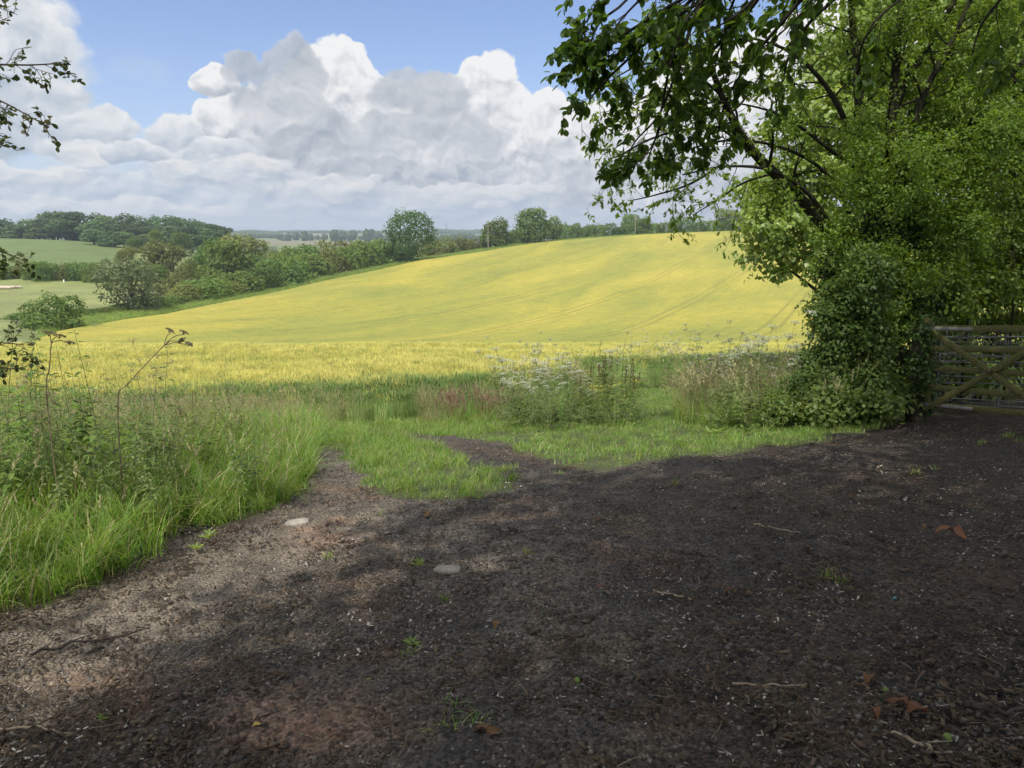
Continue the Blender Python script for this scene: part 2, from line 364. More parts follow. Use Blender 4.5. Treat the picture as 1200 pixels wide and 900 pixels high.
# near ground: dark peaty chippings, brown clay, soil under grass -------------
def ground_mat():
    m, g = newmat('ground')
    geo = g.node('ShaderNodeNewGeometry'); p = geo.outputs['Position']
    at = g.node('ShaderNodeAttribute', attribute_name='albedo')
    dm = g.node('ShaderNodeAttribute', attribute_name='dirt'); dirt = dm.outputs['Fac']
    n1 = g.noise(p, 1.3, 6, .62); n2 = g.noise(p, 9, 8, .68); n3 = g.noise(p, 60, 5, .7)
    vor = g.node('ShaderNodeTexVoronoi'); vor.inputs['Scale'].default_value = 70; g.put(vor.inputs['Vector'], p)
    vc = g.node('ShaderNodeSeparateColor'); g.nt.links.new(vor.outputs['Color'], vc.inputs[0])
    base = at.outputs['Color']
    k = g.m('MULTIPLY', g.lin(.25, .75, n2, .4, 1.65), g.lin(.3, .7, n3, .55, 1.5))
    gr = g.lin(.0, 1.0, vc.outputs[0], .35, 1.8)
    kk = g.m('MULTIPLY', k, gr)
    sb = g.node('ShaderNodeSeparateColor'); g.nt.links.new(base, sb.inputs[0])
    soft = g.m('MULTIPLY', g.ss(.07, .17, sb.outputs[1]), .62)
    kk = g.m('ADD', g.m('MULTIPLY', kk, g.m('SUBTRACT', 1.0, soft)), g.m('MULTIPLY', g.lin(.25, .75, n2, .75, 1.2), soft))
    dcol = g.vm('SCALE', base, kk)
    pale = g.m('MULTIPLY', g.m('GREATER_THAN', vc.outputs[1], .955), g.m('LESS_THAN', vor.outputs['Distance'], .42))
    dcol = g.mix(g.m('MULTIPLY', pale, .8), dcol, (.28, .25, .21))
    brown = g.m('MULTIPLY', g.ss(.52, .68, n1), .55)
    dcol = g.mix(brown, dcol, g.vm('MULTIPLY', dcol, (1.5, 1.05, .80)))
    fcol = g.vm('SCALE', base, g.m('MULTIPLY', g.lin(.3, .7, g.noise(p, .12, 5, .6), .82, 1.2), g.lin(.3, .7, g.noise(p, 1.1, 5, .7), .85, 1.15)))
    col = g.mix(dirt, fcol, dcol)
    h = g.m('ADD', g.m('MULTIPLY', n2, .6), g.m('ADD', g.m('MULTIPLY', n3, .35), g.m('MULTIPLY', vor.outputs['Distance'], -.5)))
    b = g.node('ShaderNodeBump'); b.inputs['Distance'].default_value = .05; g.put(b.inputs['Strength'], g.m('MULTIPLY', dirt, .9)); g.put(b.inputs['Height'], h)
    finish(g, princ(g, col, g.lin(.3, .7, n2, .6, .9), .25, b.outputs[0]))
    return m
M['ground'] = ground_mat()

TA0, TA1 = unproj(633, 376, 60), unproj(848, 285, 60)
TB0, TB1 = unproj(778, 376, 60), unproj(871, 316, 60)
tdir = nrm((TA1 - TA0)[:2] + (TB1 - TB0)[:2] * .8); tn = np.array([tdir[1], -tdir[0]])
toff = float(((TA0 + TA1) / 2)[:2] @ tn); tsp = abs(float(((TB0 + TB1) / 2)[:2] @ tn) - toff)
print('tram', tdir, tsp, TA0, TA1, TB0, TB1)
def field_mat():
    m, g = newmat('barley')
    geo = g.node('ShaderNodeNewGeometry'); p = geo.outputs['Position']
    sx = g.node('ShaderNodeSeparateXYZ'); g.nt.links.new(p, sx.inputs[0]); X, Y = sx.outputs[0], sx.outputs[1]
    along = g.m('ADD', g.m('MULTIPLY', X, float(tdir[0])), g.m('MULTIPLY', Y, float(tdir[1])))
    acr = g.m('ADD', g.m('MULTIPLY', X, float(tn[0])), g.m('MULTIPLY', Y, float(tn[1])))
    cv = g.node('ShaderNodeCombineXYZ'); g.put(cv.inputs[0], g.m('MULTIPLY', along, .012)); g.put(cv.inputs[1], g.m('MULTIPLY', acr, .05)); q = cv.outputs[0]
    big = g.noise(q, 1.0, 6, .62, .6)
    mid = g.noise(p, .35, 6, .7)
    fine = g.noise(p, 3.0, 4, .75)
    cv2 = g.node('ShaderNodeCombineXYZ'); g.put(cv2.inputs[0], g.m('MULTIPLY', along, .05)); g.put(cv2.inputs[1], g.m('MULTIPLY', acr, 1.1))
    rows = g.noise(cv2.outputs[0], 1.0, 3, .6)
    f = g.m('ADD', g.m('MULTIPLY', big, .62), g.m('ADD', g.m('MULTIPLY', mid, .24), g.m('MULTIPLY', rows, .14)))
    col = g.ramp(f, [(.36, (.165, .185, .042)), (.47, (.235, .236, .046)), (.56, (.310, .278, .050)), (.68, (.41, .340, .072))])
    col = g.vm('SCALE', col, g.m('MULTIPLY', g.lin(.25, .75, fine, .74, 1.26), g.lin(.3, .7, g.noise(p, .9, 6, .75), .84, 1.16)))
    w = g.noise(q, .7, 2, .5)
    a2 = g.m('ADD', acr, g.m('MULTIPLY', g.m('SUBTRACT', w, .5), 3.0))
    t = g.m('ABSOLUTE', g.m('SUBTRACT', g.m('MULTIPLY', g.m('FRACT', g.m('ADD', g.m('DIVIDE', g.m('SUBTRACT', a2, toff), tsp), 20.5)), tsp), tsp / 2))
    tr = g.m('SUBTRACT', 1.0, g.ss(.12, .42, g.m('ABSOLUTE', g.m('SUBTRACT', t, .95))))
    ok = g.ss(.40, .52, g.noise(q, .9, 3, .6, 0))
    col = g.mix(g.m('MULTIPLY', tr, g.lin(0, 1, ok, .12, .42)), col, (.12, .11, .035))
    sh = princ(g, col, .8, .15, g.bump(g.m('ADD', g.m('MULTIPLY', fine, .7), mid), .6, .25))
    finish(g, sh); return m
M['barley'] = field_mat()

# ------------------------------------------------------------------ world: clear sky with cumulus
SUN_AZ = math.radians(-148); SUN_EL = math.radians(57)
SUN_DIR = np.array([math.sin(SUN_AZ) * math.cos(SUN_EL), math.cos(SUN_AZ) * math.cos(SUN_EL), math.sin(SUN_EL)])
def world():
    w = bpy.data.worlds.new('World'); sc.world = w; w.use_nodes = True; nt = w.node_tree; nt.nodes.clear(); g = G(nt)
    tc = g.node('ShaderNodeTexCoord'); s = g.node('ShaderNodeSeparateXYZ'); nt.links.new(tc.outputs['Generated'], s.inputs[0])
    x, y, z = s.outputs
    az = g.m('MULTIPLY', g.m('ARCTAN2', x, y), 57.2958); el = g.m('MULTIPLY', g.m('ARCSINE', g.m('MINIMUM', g.m('MAXIMUM', z, -1.0), 1.0)), 57.2958)
    sky = g.node('ShaderNodeTexSky', sky_type='NISHITA'); sky.sun_disc = False; sky.sun_elevation = SUN_EL; sky.sun_rotation = SUN_AZ
    sky.air_density = 1.0; sky.dust_density = .3; sky.ozone_density = 2.2
    hs = g.node('ShaderNodeHueSaturation'); nt.links.new(sky.outputs[0], hs.inputs['Color']); hs.inputs['Saturation'].default_value = 1.0; hs.inputs['Value'].default_value = SKYK
    base = g.vm('MULTIPLY', hs.outputs[0], (.92, .90, 1.03))
    cxyz = g.node('ShaderNodeCombineXYZ'); g.put(cxyz.inputs[0], az); g.put(cxyz.inputs[1], el); p0 = cxyz.outputs[0]
    def A(px, row):
        r = ray(px, row); r = r / np.linalg.norm(r); return math.degrees(math.atan2(r[0], r[1])), math.degrees(math.asin(r[2]))
    def noise2(v, scale, det, rough=.55, out=0):
        n = g.node('ShaderNodeTexNoise', noise_dimensions='2D'); g.put(n.inputs['Vector'], v); n.inputs['Scale'].default_value = scale; n.inputs['Detail'].default_value = det; n.inputs['Roughness'].default_value = rough; return n.outputs[out]
    def vor2(v, scale, det):
        n = g.node('ShaderNodeTexVoronoi', voronoi_dimensions='2D', feature='F1', normalize=True); g.put(n.inputs['Vector'], v); n.inputs['Scale'].default_value = scale; n.inputs['Detail'].default_value = det; n.inputs['Roughness'].default_value = .5; n.inputs['Lacunarity'].default_value = 2.2
        return g.m('SUBTRACT', 1.0, n.outputs['Distance'])
    def field(asp, off, sn, sv, eps):
        v = g.vm('ADD', g.vm('MULTIPLY', p0, (1.0, asp, 1.0)), off)
        wn = g.vm('SUBTRACT', noise2(v, sn * 1.4, 3, .55, 1), (.5, .5, .5))
        vw = g.vm('ADD', v, g.vm('SCALE', wn, 2.4))
        vl = g.vm('ADD', vw, (-.45 * eps, eps, 0))
        n1 = noise2(vw, sn, 6, .55); n2 = noise2(vl, sn, 6, .55)
        b1 = vor2(vw, sv, 1.5); b2 = vor2(vl, sv, 1.5)
        return wn, g.m('SUBTRACT', n1, .5), g.m('SUBTRACT', n1, n2), g.m('SUBTRACT', b1, .62), g.m('SUBTRACT', b1, b2)
    FA = field(1.15, (31.7, 12.3, 0), .22, .34, .55)
    FB = field(1.9, (71.1, 45.9, 0), .24, .34, .7)
    def layer(col, blobs, FF, warp, amp, bil, edge, bright, dark, ks, kb, t0, t1, rim, opac=1.0, fade=None):
        wn, n1, dn, b1, db = FF
        sp_ = g.node('ShaderNodeSeparateXYZ'); nt.links.new(g.vm('ADD', p0, g.vm('SCALE', wn, warp)), sp_.inputs[0])
        h = None
        for (bx, by_, rx, ry) in blobs:
            ca, ce = A(bx, by_); rx *= .0637; ry *= .0637
            dx = g.m('DIVIDE', g.m('SUBTRACT', sp_.outputs[0], ca), rx); dy = g.m('DIVIDE', g.m('SUBTRACT', sp_.outputs[1], ce), ry)
            f = g.m('SUBTRACT', 1.0, g.m('MULTIPLY_ADD', dx, dx, g.m('MULTIPLY', dy, dy)))
            if h is None: h = f; tt = dy
            else:
                n = g.node('ShaderNodeMath', operation='SMOOTH_MAX'); g.put(n.inputs[0], h); g.put(n.inputs[1], f); n.inputs[2].default_value = .3
                sel = g.ss(-.3, .3, g.m('SUBTRACT', f, h)); tt = g.m('MULTIPLY_ADD', g.m('SUBTRACT', dy, tt), sel, tt); h = n.outputs[0]
        h = g.m('MULTIPLY_ADD', n1, amp, g.m('MULTIPLY_ADD', b1, bil, h))
        al = g.m('MULTIPLY', g.ss(0.0, edge, h), opac)
        if fade: al = g.m('MULTIPLY', al, g.ss(fade[0], fade[1], tt))
        lum = g.m('MULTIPLY_ADD', dn, ks, g.m('MULTIPLY_ADD', db, kb, g.m('MULTIPLY_ADD', tt, t1, t0)))
        lum = g.m('MULTIPLY_ADD', g.m('SUBTRACT', 1.0, g.ss(0.0, .5, h)), rim, lum, True)
        return g.mix(al, col, g.mix(lum, dark, bright))
    c = base; q = CLOUDK
    V = lambda r, gg, b: (r * q, gg * q, b * q)
    c = g.mix(g.m('MULTIPLY', g.m('SUBTRACT', 1.0, g.ss(0.0, 15.0, el)), .5), c, V(.54, .66, .84))
    W_ = V(.99, .98, .97); GR = V(.42, .47, .54)
    # far low banks
    c = layer(c, [(100, 236, 420, 50), (520, 242, 420, 50), (1000, 230, 420, 66), (-500, 220, 420, 80), (1700, 220, 500, 80)], FB, 2.0, 1.2, .5, .8, V(.86, .88, .91), V(.39, .48, .62), 2.8, .8, .42, .30, .05, .92)
    # white bank
    c = layer(c, [(392, 116, 54, 58), (430, 158, 86, 62), (574, 116, 44, 54), (540, 156, 86, 62), (640, 164, 60, 50), (700, 180, 90, 62), (500, 190, 210, 48), (345, 156, 74, 58), (252, 96, 24, 16), (268, 142, 36, 26), (860, 160, 130, 100), (1060, 120, 160, 120), (1300, 100, 200, 150)], FA, 1.5, 1.05, .62, .14, W_, V(.37, .42, .50), 3.0, 1.1, .66, .55, .26)
    # long cloud from the upper left, falling towards the middle
    c = layer(c, [(-6, 60, 44, 64), (40, 112, 48, 30), (95, 148, 60, 22), (204, 158, 30, 22), (254, 174, 40, 13), (160, 180, 104, 12), (-160, 60, 170, 120), (22, 20, 24, 40), (-420, 80, 220, 150)], FA, 1.6, .9, .55, .30, V(.95, .95, .94), V(.42, .50, .60), 2.4, .8, .50, .48, .10, .98)
    # grey clouds in shadow, in front of the bank
    c = layer(c, [(345, 84, 34, 38), (325, 125, 52, 30), (375, 168, 62, 34), (425, 198, 80, 18), (288, 90, 28, 18)], FA, 2.2, .8, .5, .30, V(.74, .76, .79), V(.36, .405, .47), 2.2, .8, .40, .0, .28, .86, (-1.1, .0))
    c = layer(c, [(468, 112, 36, 30), (515, 128, 40, 40), (540, 165, 44, 32), (480, 155, 56, 32)], FA, 2.0, .8, .5, .32, V(.74, .76, .79), V(.37, .415, .48), 2.2, .8, .40, .0, .26, .84, (-1.1, .1))
    # low bright rolls and dark bases
    c = layer(c, [(300, 205, 70, 20), (380, 222, 110, 14), (540, 228, 110, 14), (615, 226, 50, 14), (96, 184, 24, 11), (228, 205, 40, 14), (120, 246, 150, 12), (20, 205, 70, 12)], FB, 1.8, 1.1, .7, .45, V(.97, .95, .92), V(.46, .53, .63), 2.4, .8, .54, .46, .12, .85)
    # small wisps
    c = layer(c, [(150, 80, 30, 14), (182, 82, 18, 12)], FB, 2, 1.0, .3, 1.2, V(.56, .68, .88), V(.48, .62, .84), .5, 0, .5, .2, 0, .45)
    up = g.m('MAXIMUM', g.ss(21.0, 38.0, el), g.ss(75.0, 110.0, g.m('ABSOLUTE', az)))  # bright unseen clouds overhead and behind the camera, added as fill light
    nn = noise2(g.vm('MULTIPLY', p0, (.5, 1.0, 1.0)), .05, 5)
    c = g.mix(g.m('MULTIPLY', up, g.ss(.34, .52, nn)), c, g.mix(g.ss(.4, .7, nn), V(1.25, 1.25, 1.25), V(1.95, 1.92, 1.86)))
    bg = g.node('ShaderNodeBackground'); nt.links.new(c, bg.inputs[0]); bg.inputs[1].default_value = 0.1
    o = g.node('ShaderNodeOutputWorld'); nt.links.new(bg.outputs[0], o.inputs[0])
    w.cycles.sampling_method = 'MANUAL'; w.cycles.sample_map_resolution = 256
SKYK = .97
CLOUDK = 6.0
world()
sun_d = bpy.data.lights.new('sun', 'SUN'); sun_d.energy = 3.1; sun_d.angle = math.radians(.55); sun_d.color = (1, .95, .87)
sun = link(bpy.data.objects.new('sun', sun_d))
from mathutils import Vector
sun.rotation_euler = Vector(SUN_DIR).to_track_quat('Z', 'Y').to_euler(); sun.location = (-10, -20, 40)

vs = sc.view_settings; vs.view_transform = 'Standard'; vs.look = 'None'; vs.gamma = 1.0; vs.exposure = 0.68; vs.use_curve_mapping = False
sc.render.engine = 'CYCLES'
cy = sc.cycles
cy.max_bounces = 7; cy.diffuse_bounces = 4; cy.glossy_bounces = 2; cy.transmission_bounces = 5; cy.transparent_max_bounces = 4; cy.volume_bounces = 0
cy.use_denoising = True
try: cy.denoiser = 'OPENIMAGEDENOISE'
except Exception: pass
cy.use_adaptive_sampling = True; cy.adaptive_threshold = .015
cy.sample_clamp_indirect = 6.0
cy.caustics_reflective = False; cy.caustics_refractive = False
# ------------------------------------------------------------------ ground sheet (polar grid, finest in front of the camera)
def polar_grid(th, rr):
    TH, RR = np.meshgrid(th, rr); return np.sin(TH) * RR, np.cos(TH) * RR
def grid_faces(nr, nc, wrap=False):
    i = np.arange(nr - 1)[:, None]; j = np.arange(nc if wrap else nc - 1)[None, :]; j2 = (j + 1) % nc
    return np.stack([i * nc + j, i * nc + j2, (i + 1) * nc + j2, (i + 1) * nc + j], -1).reshape(-1, 4)
def ground():
    a = math.radians(40)
    th = np.concatenate([np.linspace(-a, a, 560), np.linspace(a, 2 * math.pi - a, 130)[1:-1]])
    rr = np.concatenate([np.geomspace(.25, 1.8, 14)[:-1], np.geomspace(1.8, 16, 380)[:-1], np.geomspace(16, 480, 220)[:-1], np.geomspace(480, 7000, 60)])
    X, Y = polar_grid(th, rr)
    Z = T(X, Y)
    near = 1 - sstep(10, 16, RR_ := np.hypot(X, Y))
    g = grassy(X, Y)
    dirtm = ((~g) & (Y < 15) & (Y > -12)).astype(float)
    # soften the mask a little along the grid
    d = dirtm.copy()
    for _ in range(3): d[1:-1, 1:-1] = (d[1:-1, 1:-1] * 2 + d[:-2, 1:-1] + d[2:, 1:-1] + d[1:-1, :-2] + d[1:-1, 2:]) / 6
    Z = Z + near * d * ((fbm(X * 1.1, Y * 1.1, 21, 3) - .5) * .10 + (fbm(X * 6, Y * 6, 22, 3) - .5) * .045 + (fbm(X * 22, Y * 22, 23, 3) - .5) * .022 + np.maximum(fbm(X * 38, Y * 38, 24, 2) - .62, 0) * .05)
    alb = np.zeros(X.shape + (3,))
    soil = np.array([.055, .062, .022]); meadow = np.array([.15, .175, .055])
    alb[:] = soil
    U = X / np.maximum(Y, 1); yb = YB(U)
    far = Y > 55
    tone = fbm(X * .02, Y * .02, 31, 4)[..., None]
    m = far
    alb[m] = (meadow * (.75 + .5 * tone))[m]
    # margin outside the crop: tan strip then rough grass with pale flower heads
    dist = (Y - yb)
    k = far & (dist > -4) & (dist < 4); alb[k] = np.array([.24, .17, .075])
    k = far & (dist >= 3.5) & (dist < 30); alb[k] = (np.array([.135, .160, .050]) * (.75 + .5 * fbm(X * .5, Y * .5, 40, 3)[..., None]))[k]
    k = k & (fbm(X * .9, Y * .9, 41, 3) > .60) & (dist < 18); alb[k] = np.array([.24, .25, .14])
    # meadow beyond, pale stripes
    px, row = proj(X, Y, Z)
    k = (U < -.33) & (Y > 100) & (Y < 192) & (dist > 10); alb[k] = (np.array([.175, .195, .062]) * (.8 + .4 * fbm(X * .02, Y * .12, 44, 3)[..., None]))[k]
    # rows of the green slope
    k = (U < -.40) & (Y > 205) & (Y < 398) & (px < 140)
    rows_ = (.5 + .5 * np.sin((Y - .35 * X) * 2 * math.pi / 9.0))[..., None]
    alb[k] = (np.array([.100, .150, .038]) * (1 - .25 * rows_) + np.array([.05, .03, .01]) * rows_ * .5)[k]
    k = (U < -.3) & (Y > 395) & (Y < 900); alb[k] = np.array([.05, .075, .025])
    # far patchwork
    k = Y > 900
    cell = _h(np.floor(X / 260 + fbm(X * .002, Y * .002, 3) * 2), np.floor(Y / 420 + fbm(X * .003, Y * .001, 8) * 1.5), 71)
    pal = np.array([[.10, .15, .045], [.07, .11, .04], [.17, .15, .08], [.13, .16, .06], [.05, .08, .03], [.16, .17, .08]])
    alb[k] = pal[np.clip((cell * 6).astype(int), 0, 5)][k]
    # bare ground: dark chippings, with paler clay towards the bank and a few warm sun patches painted in
    dark = np.array([.056, .048, .039]); clay = np.array([.205, .170, .128]); brown = np.array([.27, .165, .11])
    def blob(px0, r0, ax, ay, rot=0):
        dx = (px - px0); dy = (row - r0); c, s = math.cos(rot), math.sin(rot)
        return np.exp(-(((dx * c + dy * s) / ax) ** 2 + ((-dx * s + dy * c) / ay) ** 2))
    cl = 1.0 * blob(60, 775, 190, 55, -.35) + .85 * blob(240, 680, 150, 30, -.38) + .7 * blob(370, 628, 95, 24, -.2) + .35 * blob(400, 560, 60, 45) + .3 * blob(640, 700, 60, 90, .2) + .25 * blob(520, 660, 80, 30)
    cl = np.clip(cl, 0, 1) * (.45 + 1.1 * fbm(X * 3.2, Y * 3.2, 51, 5)) ; cl = np.clip(cl, 0, 1)
    br = .9 * blob(350, 850, 90, 36) + .8 * blob(385, 632, 36, 10) + .55 * blob(120, 800, 70, 20) + .4 * blob(800, 840, 60, 18) + .3 * blob(440, 715, 40, 20)  # warm sun flecks put into the soil colour
    br = np.clip(br * (.3 + 1.3 * fbm(X * 5, Y * 5, 52, 4)), 0, 1)
    tone = (.75 + .6 * fbm(X * 1.3, Y * 1.3, 53, 4))[..., None]
    reddish = (fbm(X * .8, Y * .8, 57, 4) > .5)[..., None] * np.array([.007, .004, .000]) + sstep(.5, 3.0, X)[..., None] * np.array([-.006, -.009, -.010])  # second term adds to the shade painted on the right
    dc = (dark + reddish) * tone * (1 - .42 * sstep(.2, 2.2, X - .15 * Y))[..., None]  # soil colour darkened to the right to deepen the shade there
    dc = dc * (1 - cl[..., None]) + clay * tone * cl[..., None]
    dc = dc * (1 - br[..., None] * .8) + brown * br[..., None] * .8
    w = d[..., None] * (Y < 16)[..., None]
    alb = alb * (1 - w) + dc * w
    alb = np.clip(alb, .008, 1)
    mb = MB(); n = X.shape
    c = np.array([[0, 0, float(T(np.array([0.]), np.array([0.]))[0])]])
    mb.add(np.stack([X, Y, Z], -1).reshape(-1, 3), grid_faces(n[0], n[1], True))
    mb.add(c, np.zeros((0, 3), int))
    base = np.arange(n[1]); tri = np.stack([np.full(n[1], n[0] * n[1]), (base + 1) % n[1], base], -1)
    mb.f.setdefault((3, 0), []).append(tri)
    o = mb.build('ground', M['ground'], smooth=True); me = o.data
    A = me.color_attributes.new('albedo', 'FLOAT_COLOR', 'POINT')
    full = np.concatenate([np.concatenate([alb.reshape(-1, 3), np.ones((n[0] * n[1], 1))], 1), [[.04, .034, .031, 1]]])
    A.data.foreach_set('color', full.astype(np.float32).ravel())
    B = me.attributes.new('dirt', 'FLOAT', 'POINT'); B.data.foreach_set('value', np.concatenate([(d * (Y < 16)).ravel(), [1]]).astype(np.float32))
    tag(o, kind='structure')
ground()

# ------------------------------------------------------------------ barley field: canopy sheet over the whole field
CROP_H = .55
def crop_front(x): return 13.0 + .25 * np.sin(x * .9) + .4 * np.clip(x, 0, 8) + 5.5 * sstep(.9, 2.1, x)
def field():
    u = np.linspace(-.78, 1.25, 420); rr = np.concatenate([np.geomspace(13, 60, 120)[:-1], np.geomspace(60, 352, 330)])
    U, Yv = np.meshgrid(u, rr); X = U * Yv
    yb = YB(U); f0 = crop_front(X) + .5
    Y2 = np.clip(Yv, f0, yb); X2 = U * Y2
    H = .02 + .28 * sstep(1, 6, Y2 - f0) + .25 * sstep(22, 50, Y2)
    Z = T(X2, Y2) + H * sstep(0, 1.5, yb - Y2 + .3) + (vnoise(X2 * 1.7, Y2 * 1.7, 61) - .5) * .10 * sstep(0, 3, yb - Y2)
    n = X.shape; f = grid_faces(*n)
    keep = (Yv < yb + 1.5).ravel(); f = f[keep[f].all(1)]
    mb = MB(); mb.add(np.stack([X2, Y2, Z], -1).reshape(-1, 3), f)
    o = mb.build('barley_field', M['barley'], smooth=True); tag(o, kind='structure')
field()

# ------------------------------------------------------------------ instanced ground cover
PROTO = {}
def proto(name, meshes):
    c = bpy.data.collections.new(name)
    for k, me in enumerate(meshes):
        c.objects.link(bpy.data.objects.new('%s_%02d' % (name, k), me))
    PROTO[name] = (c, len(meshes)); return c
def scatter(name, coll, pos, rz, scl, tilt=.15, desc=None):
    c, k = PROTO[coll]; n = len(pos)
    me = bpy.data.meshes.new(name); me.vertices.add(n); me.vertices.foreach_set('co', np.asarray(pos, np.float32).ravel())
    a = me.attributes.new('rot', 'FLOAT_VECTOR', 'POINT')
    rot = np.stack([rng.normal(0, tilt, n), rng.normal(0, tilt, n), rz], -1); a.data.foreach_set('vector', rot.astype(np.float32).ravel())
    a = me.attributes.new('scl', 'FLOAT', 'POINT'); a.data.foreach_set('value', np.asarray(scl, np.float32))
    a = me.attributes.new('idx', 'INT', 'POINT'); a.data.foreach_set('value', rng.integers(0, k, n).astype(np.int32))
    o = link(bpy.data.objects.new(name, me)); tag(o, desc, None, None, 'stuff')
    ng = bpy.data.node_groups.new(name, 'GeometryNodeTree')
    ng.interface.new_socket('Geometry', in_out='INPUT', socket_type='NodeSocketGeometry'); ng.interface.new_socket('Geometry', in_out='OUTPUT', socket_type='NodeSocketGeometry')
    N = ng.nodes.new; L = ng.links.new
    gi = N('NodeGroupInput'); go = N('NodeGroupOutput'); ip = N('GeometryNodeInstanceOnPoints'); ci = N('GeometryNodeCollectionInfo')
    ci.inputs['Collection'].default_value = c; ci.inputs['Separate Children'].default_value = True; ci.inputs['Reset Children'].default_value = True
    def attr(nm, t):
        q = N('GeometryNodeInputNamedAttribute'); q.data_type = t; q.inputs['Name'].default_value = nm
        return [s for s in q.outputs if s.enabled and s.name == 'Attribute'][0]
    e2r = N('FunctionNodeEulerToRotation')
    L(attr('rot', 'FLOAT_VECTOR'), e2r.inputs[0]); L(e2r.outputs[0], ip.inputs['Rotation'])
    L(attr('scl', 'FLOAT'), ip.inputs['Scale']); L(attr('idx', 'INT'), ip.inputs['Instance Index'])
    ip.inputs['Pick Instance'].default_value = True
    L(gi.outputs[0], ip.inputs['Points']); L(ci.outputs[0], ip.inputs['Instance']); L(ip.outputs[0], go.inputs[0])
    md = o.modifiers.new('scatter', 'NODES'); md.node_group = ng
    return o

def blades(mb, n, spread, h, w, lean=.5, seg=4, m=0, hv=.35, base=None):
    th = rng.random(n) * 6.283; r = spread * np.sqrt(rng.random(n))
    p0 = np.stack([np.cos(th) * r, np.sin(th) * r, np.zeros(n) - .01], -1) if base is None else base
    a = rng.random(n) * 6.283; d = np.stack([np.cos(a), np.sin(a), np.zeros(n)], -1); s = np.stack([-np.sin(a), np.cos(a), np.zeros(n)], -1)
    L = h * (1 - hv + 2 * hv * rng.random(n)); ln = lean * (.25 + rng.random(n) * 1.1); ww = w * (.6 + .8 * rng.random(n))
    rows = []
    for k in range(seg + 1):
        t = k / seg; q = p0 + d * (L * ln * t ** 1.9)[:, None] + np.array([0, 0, 1.0]) * (L * (t - .45 * ln * t ** 2.4))[:, None]
        half = (ww * .5 * (1 - t ** 1.6) + .0004)[:, None] * s
        rows.append(np.stack([q - half, q + half], 1))
    v = np.stack(rows, 1).reshape(n, -1, 3); nv = (seg + 1) * 2
    f = np.arange(n)[:, None, None] * nv + (np.arange(seg)[None, :, None] * 2 + np.array([0, 1, 3, 2])[None, None, :])
    mb.add(v.reshape(-1, 3), f.reshape(-1, 4), m)
def panicle(mb, n, spread, h, m_stem, m_seed, w=.012, L=.10):
    for _ in range(n):
        a = rng.random() * 6.283; r = spread * math.sqrt(rng.random()); p0 = np.array([math.cos(a) * r, math.sin(a) * r, 0])
        hh = h * (.75 + .5 * rng.random()); ln = np.array([rng.normal() * .15, rng.normal() * .15, 0]) * hh
        pts = np.array([p0 + np.array([0, 0, hh]) * t + ln * t * t for t in np.linspace(0, 1, 5)])
        tube(mb, pts, np.linspace(.0018, .0009, 5), 3, m_stem)
        k = 12; t = np.linspace(0, 1, k); pp = pts[-1] + nrm(pts[-1] - pts[-2]) * (t * L)[:, None]
        dd = rsph(k) * .7 + np.array([0, 0, 1.0]); leaves(mb, pp, dd, rsph(k), .028, w, m=m_seed)
def tuft(n, spread, h, w, lean, mats, seeds=0, seg=4, L=.1, ss=1.25):
    mb = MB(); blades(mb, n, spread, h, w, lean, seg)
    if seeds: panicle(mb, seeds, spread, h * ss, 1, 1, L=L)
    return mb.mesh('tuft', mats)
proto('mown', [tuft(26, .11, .075, .004, .8, M['grass_mown'], seg=3) for _ in range(4)])
proto('mid', [tuft(24, .10, .20, .0055, .75, M['grass'], seg=4) for _ in range(4)])
proto('long', [tuft(26, .10, .46, .0075, .8, [M['grass'], M['grass_dry']], 1 if k % 2 else 0, seg=5) for k in range(5)])
proto('seedy', [tuft(18, .13, .38, .005, .7, [M['grass'], M['grass_dry']], 14, seg=4, L=.13) for _ in range(4)])
proto('drygrass', [tuft(26, .13, .40, .005, .9, [M['grass_dry'], M['grass_dry']], 10, seg=4, L=.12) for _ in range(3)])
proto('redgrass', [tuft(26, .16, .34, .005, .7, [M['grass_mown'], M['grass_red']], 12, seg=4, L=.10) for _ in range(3)])

